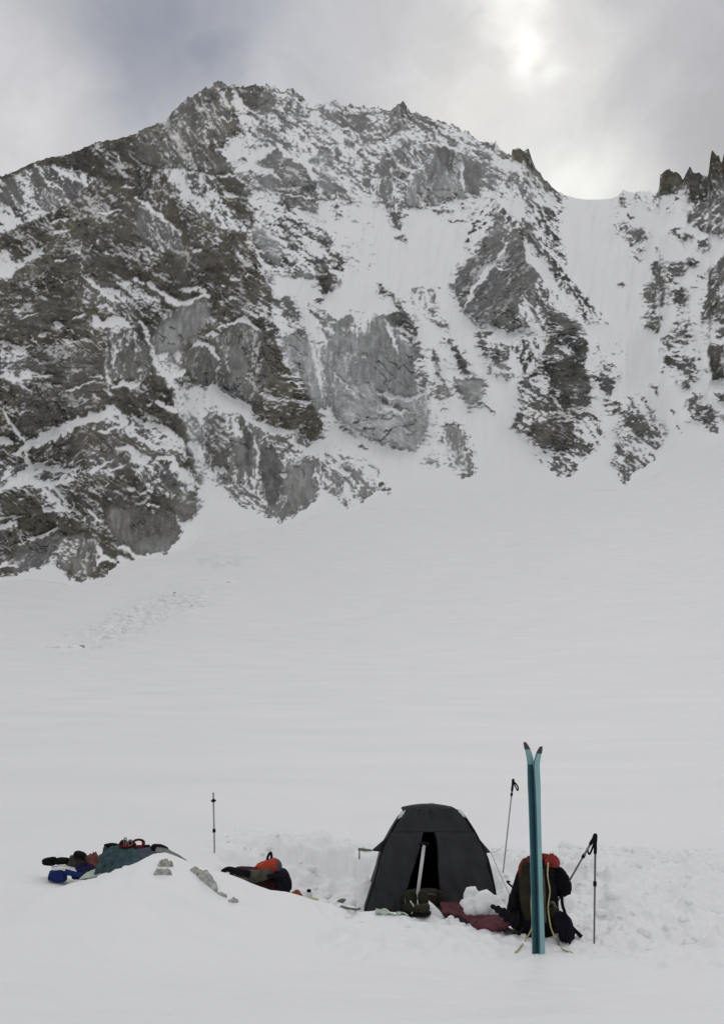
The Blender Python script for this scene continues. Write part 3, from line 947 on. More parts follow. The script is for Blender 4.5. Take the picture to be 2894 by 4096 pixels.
# triangle face
area(.42, ('C', [(920, 1280), (1000, 1000), (1100, 890), (1220, 960), (1300, 1050), (1450, 1200), (1600, 1350), (1640, 1560), (1500, 1440), (1400, 1320), (1300, 1150), (1100, 1180), (1000, 1340)]), a=0)
area(.97, ('C', [(1190, 1010), (1290, 1130), (1360, 1220), (1420, 1330), (1500, 1450)]), ('G', [(1480, 0), (1540, 100), (1490, 180), (1500, 300), (1430, 460), (1340, 560), (1300, 560), (1180, 510), (1100, 500), (1000, 470), (940, 400), (900, 370), (850, 280), (830, 180), (870, 80), (940, 10)]), ('C', [(930, 1400), (1040, 1330), (1060, 1220), (1150, 1150)]), d=.12, t=.2, a=0, soft=1)
area(.55, ('C', [(1050, 1220), (1190, 1010), (1290, 1130), (1380, 1230), (1250, 1260), (1150, 1200)]), a=0, t=.3)
vein(.03, 26, 'C', [(1290, 1240), (1150, 1430), (1060, 1540)])
vein(.03, 26, 'G', [(1160, 20), (1000, 220), (920, 370)])
vein(.3, 12, 'C', [(1150, 1430), (1300, 1420)])
vein(.3, 12, 'C', [(1180, 1450), (1320, 1480)])
area(.70, ('G', [(1020, 570), (1140, 540), (1150, 590), (1250, 640), (1290, 660), (1280, 780), (1200, 790), (1060, 780)]), t=.2)
area(.65, ('G', [(1060, 830), (1270, 810), (1290, 930), (1180, 955)]), d=.3)
area(.33, ('G', [(1290, 640), (1600, 540), (1580, 760), (1500, 880), (1330, 940), (1280, 800)]), a=4)
area(.55, ('G', [(1480, 180), (1622, 160), (1622, 520), (1480, 500), (1500, 300)]), a=3)
vein(.04, 34, 'G', [(1150, 550), (1290, 605), (1440, 490)])
vein(.9, 14, 'G', [(1140, 500), (1290, 570), (1420, 470)])
# right buttress
area(.62, ('H', [(-40, -200), (80, -100), (200, 0), (200, 140), (60, 160), (-60, 60)]), a=3, t=.2)
area(.90, ('H', [(180, -60), (300, -20), (400, 70), (460, 160), (510, 250), (510, 400), (530, 560), (550, 640), (530, 760), (410, 800), (420, 1000), (410, 1100), (300, 1130), (240, 1160), (150, 1110), (60, 1060), (0, 1030), (-100, 930), (-60, 800), (-60, 600), (0, 540), (100, 450), (160, 330), (190, 190)]), a=1, t=.25)
area(.98, ('H', [(200, 0), (300, -10), (400, 80), (440, 170), (390, 210), (290, 130)]), d=.06)
area(.97, ('H', [(280, 590), (540, 560), (540, 700), (500, 770), (380, 720)]), d=.07, t=.2)
area(.45, ('H', [(220, 250), (380, 240), (400, 330), (260, 390)]), a=2)
area(.58, ('G', [(1340, 960), (1600, 900), (1622, 1480), (1500, 1480), (1420, 1450), (1310, 1350), (1400, 1230), (1330, 1170), (1400, 1100), (1330, 1030)]), a=2, t=.3)
area(.85, ('H', [(80, 900), (400, 880), (400, 1060), (150, 1060), (0, 1000)]), t=.5, a=2)
area(.52, ('H', [(400, 800), (520, 800), (600, 870), (630, 980), (600, 1080), (500, 1190), (430, 1240), (390, 1340), (340, 1330), (280, 1340), (210, 1250), (80, 1140), (180, 1190), (300, 1140), (410, 1090)]), a=2, t=.3)
area(.6, ('H', [(630, 360), (690, 370), (780, 510), (740, 620), (700, 670), (650, 630), (560, 540)]), a=2)
area(.68, ('H', [(830, 680), (960, 690), (1030, 780), (1080, 870), (1120, 1010), (1090, 1120), (980, 1240), (870, 1320), (820, 1410), (760, 1350), (800, 1260), (680, 1220), (740, 1130), (780, 1050), (750, 1000), (790, 880), (860, 800)]), a=2, t=.3)
area(.25, ('H', [(640, 680), (830, 700), (820, 800), (640, 820)]), a=1)
area(.25, ('H', [(980, 570), (1080, 600), (1080, 680)]))
area(.4, ('H', [(1180, 790), (1220, 800), (1270, 960), (1200, 940)]))
area(.15, ('H', [(540, 240), (830, 240), (830, 420), (640, 360)]))
# right hand wall
area(.42, ('H', [(1110, 240), (1210, 60), (1330, 100), (1360, 250), (1440, 350), (1440, 560), (1370, 570), (1280, 500), (1110, 500), (1170, 310)]), a=1, t=.25)
area(.65, ('H', [(1130, 230), (1210, 110), (1290, 100), (1320, 250), (1300, 330), (1170, 310)]), a=1)
area(.8, ('H', [(1190, 540), (1330, 575), (1360, 640), (1290, 610)]))
area(.66, ('H', [(1330, 760), (1340, 690), (1450, 640), (1540, 820), (1570, 1010), (1500, 980), (1430, 900), (1340, 880)]), a=1, t=.2)
area(.55, ('H', [(1440, -60), (1700, -60), (1700, 250), (1460, 190)]), a=0)
area(.93, ('H', [(1480, 270), (2000, 240), (2000, 560), (1540, 550), (1490, 420)]), t=.5, a=4)
area(.8, ('H', [(1510, 640), (2000, 640), (2000, 760), (1600, 730)]), t=.4)
area(.60, ('D', [(1050, 1110), (1110, 1130), (1150, 1400), (1130, 1500), (1090, 1680), (970, 1640), (1000, 1450), (960, 1330), (1050, 1280)]), a=1, t=.3)
area(.48, ('D', [(1170, 1110), (1290, 1130), (1320, 1200), (1240, 1240), (1310, 1400), (1300, 1550), (1370, 1620), (1220, 1640), (1220, 1450), (1170, 1280)]), a=1, t=.2)
area(.4, ('D', [(1340, 1230), (1460, 1210), (1450, 1360), (1350, 1350)]))
area(.78, ('D', [(1490, 1180), (1622, 1060), (2000, 1060), (2000, 1640), (1440, 1600), (1470, 1400)]), a=0, t=.35)
area(.66, ('D', [(1090, 560), (1100, 300), (1800, 0), (2000, 200), (2000, 900), (1500, 890), (1380, 830), (1310, 810), (1380, 640), (1300, 620), (1250, 600), (1160, 740), (1140, 690), (1240, 570)]), a=0, t=.25)
area(.97, ('D', [(1085, 540), (1090, 340), (1300, 340), (1300, 440), (1270, 500), (1140, 530)]), t=.9)
area(.92, ('D', [(1290, 460), (1340, 300), (1500, 380), (1570, 570), (1380, 620), (1290, 580)]), t=.5, a=4)
area(.97, ('D', [(1480, 430), (1510, 150), (1622, 230), (2000, 100), (2000, 420), (1560, 430)]), t=1.5)
area(.12, ('D', [(1530, 440), (2000, 440), (2000, 560), (1580, 560)]))
area(.5, ('D', [(1120, 860), (1280, 820), (1410, 880), (1300, 950), (1200, 900)]), a=1)
area(.7, ('D', [(1380, 930), (1500, 920), (1530, 1010), (1440, 1040)]), a=0)
area(.75, ('D', [(1310, 1100), (1370, 1080), (1440, 1130), (1350, 1140)]))
area(.5, ('D', [(1050, 540), (1130, 560), (1060, 680), (1020, 640)]), a=3)
area(.55, ('D', [(790, 515), (840, 540), (820, 660), (750, 650)]), a=2)
area(.35, ('D', [(860, 560), (1040, 560), (1060, 690), (900, 640)]), a=3)
area(.65, ('D', [(830, 720), (890, 750), (840, 760)]))
area(.4, ('D', [(750, 810), (840, 790), (860, 860), (800, 920), (750, 870)]), a=4)
area(.25, ('D', [(680, 740), (770, 700), (760, 760)]))
area(.7, ('D', [(860, 970), (890, 890), (950, 840), (1010, 910), (900, 980)]), a=0)
area(.75, ('D', [(870, 1020), (970, 965), (985, 990), (890, 1040)]))
area(.75, ('D', [(860, 1055), (960, 1095), (940, 1110)]))
vein(.3, 30, 'D', [(1060, 960), (1080, 1100)])
vein(.6, 26, 'D', [(760, 1300), (820, 1300)])
# ridge left of the col
area(.26, ('D', [(0, 380), (300, 640), (330, 900), (330, 1200), (720, 1622), (480, 1622), (300, 1450), (0, 1050)]), a=3)
area(.82, ('D', [(-20, 150), (60, 280), (180, 430), (340, 575), (300, 640), (220, 590), (130, 560), (0, 400)]), t=.8, a=3)
area(.6, ('D', [(0, 640), (80, 560), (200, 620), (250, 700), (160, 680)]), a=3)
area(.75, ('D', [(-20, 750), (60, 790), (160, 960), (200, 1080), (290, 1200), (230, 1180), (130, 1060), (60, 950), (-20, 850)]), a=3, t=.3)
area(.5, ('D', [(300, 1380), (420, 1420), (400, 1480), (330, 1460)]), a=2)
vein(.28, 40, 'H', [(560, -20), (720, 110)], d=.2)
vein(.04, 34, 'D', [(0, 1040), (130, 1180), (260, 1330), (420, 1480)])
# upper right face
area(.9, ('C', [(350, 200), (390, 100), (440, 100), (500, 200), (500, 270), (470, 340), (350, 390), (270, 400), (262, 290), (330, 260)]), a=3, t=.2)
area(.78, ('C', [(330, 510), (400, 480), (430, 400), (560, 430), (620, 520), (600, 630), (500, 660), (450, 640), (380, 580)]), a=3)
area(.90, ('C', [(250, 640), (330, 570), (400, 620), (490, 690), (440, 770), (330, 750), (260, 700)]), a=3)
vein(.05, 30, 'C', [(370, 620), (430, 660), (500, 690), (600, 640)])
area(.98, ('C', [(450, 780), (560, 690), (640, 600), (680, 500), (750, 470), (880, 480), (915, 520), (930, 560), (1040, 620), (1070, 700), (1050, 800), (1060, 890), (960, 840), (900, 870), (830, 920), (760, 880), (680, 950), (600, 970), (480, 930), (445, 850)]), d=.36, t=.12, a=4)
area(.98, ('C', [(680, 500), (750, 470), (900, 490), (880, 640), (860, 720), (700, 580)]), d=.16, t=.15)
area(.98, ('C', [(920, 580), (1040, 620), (1070, 700), (1050, 800), (1060, 890), (960, 840), (920, 760)]), d=.20, t=.1, a=4)
vein(.05, 36, 'C', [(740, 460), (830, 470), (930, 500)])
vein(.05, 30, 'C', [(905, 640), (900, 740), (930, 830)], d=.4)
area(.58, ('C', [(160, 750), (300, 710), (340, 800), (380, 900), (480, 1040), (400, 1060), (400, 1160), (340, 1130), (300, 1000), (260, 940), (170, 930)]), a=4)
area(.8, ('C', [(370, 1210), (430, 1220), (495, 1295), (440, 1290)]))
area(.75, ('C', [(860, 910), (930, 870), (980, 970), (890, 970)]))
area(.6, ('C', [(670, 1000), (780, 940), (830, 1000), (700, 1045)]), d=.2)
vein(.7, 14, 'C', [(730, 1080), (950, 1085)])
area(.5, ('C', [(490, 180), (850, 290), (1040, 410), (1300, 540), (1400, 700), (1250, 600), (1000, 500), (750, 390), (560, 300)]), a=2, t=.3)
area(.85, ('C', [(610, 350), (660, 370), (670, 420), (610, 400)]))
area(.72, ('C', [(780, 400), (830, 390), (910, 470), (760, 450)]))
area(.78, ('C', [(1020, 520), (1100, 520), (1170, 600), (1080, 620)]))
area(.6, ('C', [(1150, 640), (1350, 620), (1340, 690), (1200, 710)]), d=.2)
area(.93, ('C', [(1295, 480), (1400, 470), (1450, 470), (1480, 570), (1510, 660), (1400, 620), (1310, 590)]), t=.9)
area(.42, ('C', [(1180, 760), (1330, 750), (1420, 940), (1250, 890)]), a=3)
area(.30, ('C', [(1380, 700), (1622, 860), (1622, 1000), (1480, 960)]), a=3)
# summit and face below
area(.88, ('B', [(440, 60), (700, 60), (790, 170), (830, 290), (910, 350), (870, 390), (780, 330), (600, 260), (510, 180)]), a=2, t=.4)
area(.52, ('B', [(560, 260), (780, 330), (880, 400), (1010, 410), (900, 470), (700, 470), (540, 330)]), a=2)
area(.92, ('B', [(890, 110), (950, 90), (1050, 200), (990, 200)]), t=.3)
area(.8, ('B', [(1140, 260), (1250, 310), (1310, 410), (1180, 340)]))
area(.85, ('B', [(1380, 310), (1490, 300), (1480, 340), (1390, 340)]))
area(.85, ('B', [(1180, 220), (1300, 190), (1420, 200), (1560, 250), (1560, 290), (1350, 260)]), t=.5)
for q in ([(630, 450), (690, 400), (720, 490), (640, 480)], [(610, 590), (700, 565), (745, 600), (650, 615)], [(510, 680), (575, 655), (580, 700)], [(750, 540), (800, 540), (790, 560)], [(840, 370), (900, 350), (890, 400)]):
    area(.92, ('B', q))
area(.05, ('B', [(580, 640), (760, 590), (850, 580), (790, 640), (650, 690), (580, 760)]))
area(.93, ('B', [(810, 610), (900, 640), (1080, 750), (1160, 900), (1150, 1010), (1165, 1100), (1190, 1160), (1100, 1120), (1080, 1120), (960, 1050), (860, 960), (690, 900), (660, 830), (800, 780), (690, 700), (740, 650)]), d=.20, t=.15, a=1)
area(.88, ('B', [(600, 790), (700, 900), (850, 970), (760, 980), (620, 880)]), d=.5, a=2)
area(.95, ('B', [(1060, 820), (1150, 900), (1140, 960), (1050, 940)]), d=.05)
vein(.04, 40, 'B', [(820, 560), (900, 640), (1000, 700), (1080, 750), (1140, 850), (1170, 900)])
vein(.08, 16, 'B', [(690, 830), (790, 800), (850, 860)])
vein(.12, 12, 'B', [(860, 950), (1000, 980), (1120, 1000)])
area(.72, ('B', [(1080, 690), (1180, 600), (1290, 700), (1310, 860), (1260, 970), (1180, 970), (1150, 800)]), d=.25, a=2)
area(.7, ('B', [(1370, 990), (1440, 930), (1460, 1030), (1390, 1050)]))
area(.55, ('B', [(1220, 1110), (1290, 1050), (1360, 1110), (1350, 1190), (1260, 1160)]), d=.1)
area(.85, ('B', [(1130, 1340), (1210, 1250), (1290, 1350), (1240, 1405), (1150, 1360)]), a=1)
area(.95, ('B', [(1115, 1520), (1200, 1470), (1250, 1580), (1270, 1760), (1180, 1770), (1140, 1640)]), t=.5)
area(.8, ('F', [(1250, 100), (1340, 130), (1250, 200), (1200, 190)]))
area(.75, ('B', [(1260, 1450), (1370, 1500), (1340, 1540)]), a=2)
area(.5, ('F', [(950, 130), (1050, 40), (1140, 130), (1040, 160)]), d=.2)
area(.85, ('B', [(620, 1220), (700, 1230), (780, 1260), (845, 1400), (840, 1530), (740, 1450), (660, 1340)]), d=.45, t=0)
area(.75, ('B', [(870, 1050), (980, 1160), (1010, 1200), (900, 1150)]), a=3)
area(.85, ('B', [(850, 1160), (970, 1280), (940, 1300)]))
area(.8, ('B', [(560, 1080), (650, 1140), (660, 1180), (600, 1150)]))
area(.6, ('B', [(800, 1290), (900, 1300), (1000, 1370), (880, 1370)]), a=2)
area(.75, ('F', [(870, 250), (940, 290), (1010, 420), (930, 400), (860, 330)]), d=.1)
area(.5, ('F', [(780, 330), (1000, 430), (1040, 520), (940, 560), (850, 600)]), a=2, d=.15)
area(.8, ('F', [(940, 500), (1040, 550), (1040, 630), (960, 570)]), d=.1)
area(.5, ('F', [(1130, 280), (1190, 290), (1180, 330), (1130, 320)]))
area(.35, ('F', [(1080, 330), (1260, 480), (1180, 480), (1080, 400)]), a=2)
# --- snow ledges and gullies in the left massif
for w_, sh, p in (
    (30, 'A', [(1080, 770), (1200, 860), (1330, 980), (1480, 1090)]), (16, 'A', [(270, 530), (370, 590)]), (40, 'A', [(680, 1430), (820, 1550), (1000, 1640)]),
    (26, 'A', [(1090, 1450), (1170, 1510)]), (30, 'A', [(1200, 1490), (1350, 1610)]), (22, 'A', [(400, 990), (560, 970)]), (26, 'A', [(430, 1080), (540, 1060)]),
    (26, 'A', [(1420, 570), (1560, 600)]), (18, 'A', [(420, 1300), (560, 1295)]), (24, 'A', [(1130, 1220), (1210, 1215), (1280, 1260)]), (32, 'A', [(150, 1335), (250, 1290), (345, 1210)]),
    (22, 'A', [(800, 905), (880, 910), (990, 885)]), (16, 'A', [(1330, 725), (1450, 800)]), (16, 'A', [(200, 680), (260, 840)]), (18, 'A', [(80, 760), (160, 840)]), (22, 'A', [(430, 560), (620, 640), (700, 690)]),
    (20, 'A', [(980, 700), (1080, 700)]), (16, 'A', [(380, 660), (430, 720)]), (20, 'A', [(780, 1150), (800, 1165)]), (16, 'A', [(600, 1200), (660, 1250)]), (18, 'A', [(850, 1240), (880, 1270)]),
    (28, 'E', [(700, 30), (830, 130)]), (32, 'E', [(850, 120), (960, 150), (1040, 220)]), (46, 'E', [(1200, 70), (1340, 170), (1420, 235), (1520, 235), (1640, 170)]),
    (50, 'E', [(730, 320), (800, 390), (880, 410)]), (44, 'E', [(450, 390), (510, 420)]), (24, 'E', [(570, 355), (690, 320)]), (30, 'E', [(310, 500), (400, 470)]), (26, 'E', [(510, 540), (640, 550)]),
    (36, 'E', [(660, 530), (760, 550)]), (36, 'E', [(-40, 520), (90, 570), (170, 600), (240, 560)]), (24, 'E', [(210, 770), (320, 830), (410, 810)]), (14, 'E', [(0, 830), (130, 860), (190, 900), (270, 980)]),
    (17, 'E', [(480, 970), (600, 920), (720, 880), (850, 860)]), (28, 'E', [(740, 970), (810, 1020)]), (42, 'E', [(910, 920), (1000, 890), (1060, 900), (1130, 880)]), (22, 'E', [(20, 1070), (80, 1190), (140, 1270), (200, 1350)]),
    (82, 'E', [(110, 1450), (200, 1390), (340, 1345), (480, 1265), (650, 1190), (790, 1160), (910, 1070)]), (42, 'E', [(910, 1050), (960, 1120), (1040, 1240), (1150, 1330), (1300, 1400), (1450, 1420)]),
    (46, 'E', [(1060, 1130), (1150, 1190), (1300, 1240), (1400, 1300), (1480, 1370)]), (26, 'E', [(800, 1280), (900, 1235), (1000, 1245)]), (32, 'E', [(1270, 1020), (1350, 1080), (1430, 1110)]), (26, 'E', [(1300, 985), (1370, 990)]),
    (26, 'E', [(1110, 350), (1190, 450)]), (30, 'E', [(780, 250), (850, 240)]), (24, 'E', [(100, 270), (160, 285)]), (12, 'E', [(160, 350), (320, 310)]), (24, 'E', [(1180, 1040), (1230, 1040)]), (22, 'E', [(160, 1130), (210, 1110)]), (20, 'E', [(730, 825), (840, 820)]),
    (70, 'I', [(0, 320), (90, 350)]), (44, 'I', [(-60, 760), (130, 675), (220, 650), (330, 690), (450, 680), (590, 640)]), (46, 'I', [(230, 590), (320, 530), (420, 570), (560, 570)]), (40, 'I', [(200, 420), (240, 540), (100, 660)]),
    (36, 'I', [(330, 700), (430, 780), (500, 870), (600, 900)]), (26, 'I', [(430, 700), (540, 840), (610, 890)]), (32, 'I', [(330, 840), (380, 890), (500, 890), (590, 900)]), (38, 'I', [(-40, 1050), (110, 1000), (150, 1030)]),
    (30, 'I', [(220, 1130), (330, 1110), (480, 1040)]), (16, 'I', [(140, 1190), (220, 1130)]), (26, 'I', [(700, 890), (810, 990)]), (52, 'I', [(940, 400), (1040, 390), (1100, 440), (1150, 500)]),
    (44, 'I', [(1250, 500), (1300, 480), (1400, 475), (1450, 560)]), (30, 'I', [(880, 580), (1020, 530)]), (32, 'I', [(720, 600), (800, 540), (900, 490)]), (40, 'I', [(780, 1350), (830, 1275), (940, 1310)]), (30, 'I', [(960, 1190), (1030, 1205), (1095, 1295)]),
    (34, 'I', [(1030, 710), (1090, 720)]), (26, 'I', [(1120, 765), (1230, 745)]), (26, 'I', [(1200, 850), (1300, 865)]), (20, 'I', [(140, 800), (200, 805)]), (26, 'I', [(790, 1200), (840, 1260)]), (20, 'I', [(330, 520), (430, 480), (500, 520)]), (60, 'I', [(1400, 500), (1410, 580)]),
    (22, 'I', [(0, 960), (120, 960), (200, 950)]), (24, 'I', [(60, 1330), (150, 1350)]), (40, 'I', [(0, 1340), (70, 1310)]),
    (18, 'F', [(760, 1100), (860, 1120), (1000, 1130), (1100, 1130)]), (15, 'F', [(850, 900), (1010, 940)]), (12, 'F', [(810, 970), (950, 970), (1040, 1060)]), (30, 'F', [(110, 700), (200, 655), (270, 680), (360, 790)]), (30, 'F', [(360, 520), (500, 480), (560, 455), (700, 560)]),
    (36, 'F', [(250, 590), (340, 570)]), (12, 'F', [(650, 1080), (730, 1050)]), (40, 'F', [(760, 1090), (840, 1115)]), (34, 'F', [(60, 220), (200, 210), (270, 280)]), (30, 'F', [(370, 180), (410, 185)]), (30, 'F', [(450, 300), (490, 310)]), (26, 'F', [(580, 390), (680, 440)]),
    (24, 'F', [(560, 110), (600, 90)]), (30, 'F', [(710, 1290), (750, 1280)]), (22, 'F', [(730, 530), (770, 560)]), (24, 'F', [(440, 130), (520, 125)]),
    (36, 'J', [(640, 400), (665, 500), (660, 600)]), (60, 'J', [(480, 280), (540, 390)]), (30, 'J', [(840, 710), (930, 700)]), (30, 'J', [(1140, 680), (1170, 760)]), (40, 'J', [(330, 650), (420, 680)]), (50, 'J', [(1270, 650), (1420, 700)]), (60, 'J', [(1390, 780), (1390, 900)]), (50, 'J', [(1560, 650), (1560, 730)]),
    (26, 'B', [(340, 600), (420, 660), (470, 720)]), (26, 'B', [(390, 950), (430, 970), (520, 970)]), (24, 'B', [(350, 815), (500, 810)]), (30, 'B', [(200, 810), (350, 840)]), (20, 'B', [(500, 1460), (540, 1490)]), (24, 'B', [(20, 1280), (60, 1300)]), (20, 'B', [(150, 1420), (230, 1420)]),
    (36, 'H', [(290, 270), (370, 330)]), (26, 'H', [(1000, 900), (1050, 950)]), (28, 'H', [(220, 690), (300, 770)])):
    vein(.05, w_, sh, p)
area(.06, ('E', [(890, 330), (990, 330), (1080, 430), (900, 430), (800, 400)]))
area(.10, ('I', [(1060, 400), (1200, 440), (1250, 490), (1150, 520), (1060, 500)]))
vein(.55, 16, 'E', [(860, 560), (860, 800), (890, 1000)], d=.5)
vein(.98, 60, 'J', [(530, 230), (590, 400), (600, 620)], d=.04)
vein(.98, 18, 'A', [(0, 1530), (130, 1400), (280, 1310), (380, 1210)], d=0)

halo = 0.62 * blur(cov, 7) * (1 - blur(clean, 1, 1)) * sstep(6, 30, bot[None, :] - PY)
cov = np.where((cov < halo) & ~wing, halo, cov)
dust = np.where((cov <= halo) & ~wing, np.maximum(dust, .15), dust)
cov += 1.15 * cov * (1 - cov) * fbm(PX / 20, PY / 16, 3, 0.55, 95) * (cov > 0.15) * (cov < 0.93)
cov = np.clip(cov, 0, 1)


# grain: where snow lies within each area
def grain(deg, sd):
    a = math.radians(deg)
    u = PX * math.cos(a) + PY * math.sin(a)
    v = -PX * math.sin(a) + PY * math.cos(a)
    f = 0.75 * fbm(u / 10 + WX * .05, v / 3.8 + WY * .12, 4, 0.62, sd) + 0.75 * fbm(u / 46, v / 17, 3, 0.5, sd + 40)
    rg = ridged(u / 34, v / 13 + WY * .1, 5, 0.55, sd + 70)
    return f.astype(np.float32), rg.astype(np.float32)


Nn = np.zeros((NR, NC), np.float32)
Rg = np.zeros((NR, NC), np.float32)
for i, deg in enumerate(ANG):
    f, rg = grain(deg, 101 + 7 * i)
    sel = angi == i
    Nn[sel] = f[sel]
    Rg[sel] = rg[sel]
led = np.gradient(Rg, axis=0)
led = led / (led.std() + 1e-6)
iso = fbm(PX / 4.0, PY / 3.0, 3, 0.6, 171)
Nn = Nn / Nn.std() + 0.35 * led + 0.45 * iso / iso.std()
order = np.argsort(Nn, axis=None)
eq = np.empty(Nn.size, np.float32)
eq[order] = np.linspace(0, 1, Nn.size, dtype=np.float32)
eq = eq.reshape(Nn.shape)
wd_ = 0.19 + 0.12 * np.clip(dust * 2, 0, 1)
snow = sstep(-1, 1, (eq - cov) / wd_).astype(np.float32)
snow = np.where(cov > 0.985, snow * 0.15, snow)
snow = np.maximum(snow, 1 - sstep(0.05, 0.14, cov))
streak = np.zeros((NR, NC), np.float32)
for i, deg in enumerate(ANG):
    a_ = math.radians(deg)
    u_ = PX * math.cos(a_) + PY * math.sin(a_)
    v_ = -PX * math.sin(a_) + PY * math.cos(a_)
    f = fbm(u_ / 13 + WX * .08, v_ / 3.4 + WY * .15, 4, 0.65, 221 + i)
    streak = np.where(angi == i, f, streak)
ledge = np.zeros((NR, NC), np.float32)
crack = np.zeros((NR, NC), np.float32)
for i, deg in enumerate(ANG):
    sel = angi == i
    for (dg, q1, q2, sd, arr, wid) in ((deg, 34, 8.5, 241, ledge, .030), (deg - 55 if deg > 20 else deg + 62, 30, 11, 261, crack, .026)):
        a_ = math.radians(dg)
        u_ = PX * math.cos(a_) + PY * math.sin(a_)
        v_ = -PX * math.sin(a_) + PY * math.cos(a_)
        f = np.abs(fbm(u_ / q1 + WX * .03, v_ / q2 + WX * .06, 3, .5, sd + i))
        gate = sstep(-.05, .22, fbm(u_ / 60, v_ / 34, 2, .5, sd + 9 + i))
        k_ = (1 - sstep(wid * .5, wid * 1.6, f)) * gate
        arr[sel] = k_[sel]
rockm = sstep(.55, .8, cov)
snow = np.maximum(snow, .92 * ledge * rockm * (1 - sstep(.955, .98, cov)) * np.where(angi == 4, .35, 1) * (1 - .75 * sstep(.3, .5, dust)))
snow = snow * (1 - .8 * crack * sstep(.8, .95, cov))
dust = blur(dust, 2, 1)
dust = dust * (1 + 0.55 * streak + 0.7 * fbm(PX / 20, PY / 26, 3, 0.6, 181)) + 0.26 * np.clip(streak - .02, 0, 1) + 0.07 * np.clip(iso, 0, 1)
dust = dust * (1 - .75 * crack)
dust = np.clip(dust + 0.09 * sstep(.35, .6, cov) * (1 - sstep(.75, .9, cov)), 0, 1)


# real distances: the wall climbs from its foot at a slope that steepens
xc, yc_, zc = bearing(PX, PY)
hyp = np.hypot(xc, yc_)
te = zc / hyp
te_b = te[0]
rho0 = 600 * (np.clip(te_b, .05, 1) / 0.23) ** (1 / 0.7)
rr = np.geomspace(60, 1150, 700)
for j in range(NC):                                   # where the foot meets the snowfield
    ux, uy = xc[0, j] / hyp[0, j], yc_[0, j] / hyp[0, j]
    if j % 6 == 0 or j < 60 or j >= NC - 60:
        g = (ground_h(rr * ux, rr * uy, False) - EYE) / rr
        rho0[j] = np.interp(te_b[j], g, rr)
    else:
        rho0[j] = np.nan
ok = ~np.isnan(rho0)
rho0 = np.interp(np.arange(NC), np.where(ok)[0], rho0[ok])
kb = np.hanning(91)
tops = np.convolve(np.pad(top, 45, mode='edge'), kb / kb.sum(), 'valid')
NS = 1500
up = np.linspace(0, float((bot - top).max()) + 2, NS)
tx, ty, tz = bearing(np.broadcast_to(pxs, (NS, NC)), bot[None, :] - up[:, None])
tt = tz / np.hypot(tx, ty)
RT = np.empty((NS, NC))
RT[0] = rho0
for i in range(1, NS):
    f = up[i] / (bot - tops)
    ts = 1.7 * te_b + (math.tan(math.radians(47)) - 1.7 * te_b) * sstep(-0.02, 0.22, f)
    tm = 0.5 * (tt[i] + tt[i - 1])
    ts = np.maximum(ts, tm + 0.16)
    RT[i] = RT[i - 1] * (1 + (tt[i] - tt[i - 1]) / (ts - tm))
RHO = np.empty((NR, NC))
for j in range(NC):
    RHO[:, j] = np.interp(bot[j] - PY[:, j], up, RT[:, j])
foot = sstep(0.0, 48.0, bot[None, :] - PY)
disp = -0.022 * blur(cov, 10) - 0.011 * blur(cov, 3, 1) + 0.012 * fbm(PX / 75, PY / 90, 3, 0.5, 191) \
    - 0.0075 * Rg * (0.03 + 0.97 * blur(cov * (1 - .6 * snow), 2, 1)) - 0.0016 * (0.02 + cov * (1 - .7 * snow)) * iso + 0.0010 * snow + 0.0030 * crack * rockm
disp = np.where(disp > 0, disp * foot, disp * (0.25 + 0.75 * foot))
RHO = RHO * (1 + disp)
X3 = RHO * xc / hyp
Y3 = RHO * yc_ / hyp
Z3 = EYE + RHO * te
rowsX, rowsY, rowsZ = [X3], [Y3], [Z3]
bx, by, bz = X3[0], Y3[0], Z3[0]
pre = [(bx * k, by * k, bz - dz) for k, dz in ((1.03, 60), (1.0, 6))]
ux, uy = xc[-1] / hyp[-1], yc_[-1] / hyp[-1]
post = [(X3[-1] + ux * d, Y3[-1] + uy * d, Z3[-1] - dz) for d, dz in ((4, 1.5), (14, 12), (60, 70), (200, 260), (500, 620))]
X3 = np.concatenate([[p[0] for p in pre], X3, [p[0] for p in post]])
Y3 = np.concatenate([[p[1] for p in pre], Y3, [p[1] for p in post]])
Z3 = np.concatenate([[p[2] for p in pre], Z3, [p[2] for p in post]])


def ext(a):
    return np.concatenate([a[:1], a[:1], a] + [a[-1:]] * 5)


sl = fbm(PX / 5.5 + PY / 30, PY / 34, 4, 0.6, 231)
snow = np.where(cov < .2, snow * (1 - 0.14 * np.clip(sl + .05, 0, 1) * sstep(10, 60, bot[None, :] - PY)), snow)
varn = 0.5 + 0.42 * fbm(PX / 14, PY / 12, 4, 0.6, 201) + 0.42 * fbm(PX / 55 + PY / 90, PY / 70, 3, 0.5, 203)
cover = np.stack([ext(snow), ext(dust), ext(np.clip(tint * (0.75 + 0.5 * fbm(PX / 40, PY / 40, 3, .5, 211)), 0, 2)), ext(varn)], -1)

mm = bpy.data.materials.new('mountain_rock_and_snow')
mm.use_nodes = True
N, L = mm.node_tree.nodes, mm.node_tree.links
pb = N['Principled BSDF']
pb.inputs['Roughness'].default_value = 0.85
pb.inputs['Specular IOR Level'].default_value = 0.15
at_ = nd(N, 'ShaderNodeAttribute')
at_.attribute_name = 'cover'
sep = nd(N, 'ShaderNodeSeparateColor')
L.new(at_.outputs['Color'], sep.inputs[0])
tcm = nd(N, 'ShaderNodeTexCoord')
nz = nd(N, 'ShaderNodeTexNoise')
nz.inputs['Scale'].default_value = 0.22
nz.inputs['Detail'].default_value = 8
nz.inputs['Roughness'].default_value = 0.68
L.new(tcm.outputs['Object'], nz.inputs['Vector'])
addv = nd(N, 'ShaderNodeMath', operation='ADD')
L.new(nz.outputs['Fac'], addv.inputs[0])
L.new(at_.outputs['Alpha'], addv.inputs[1])
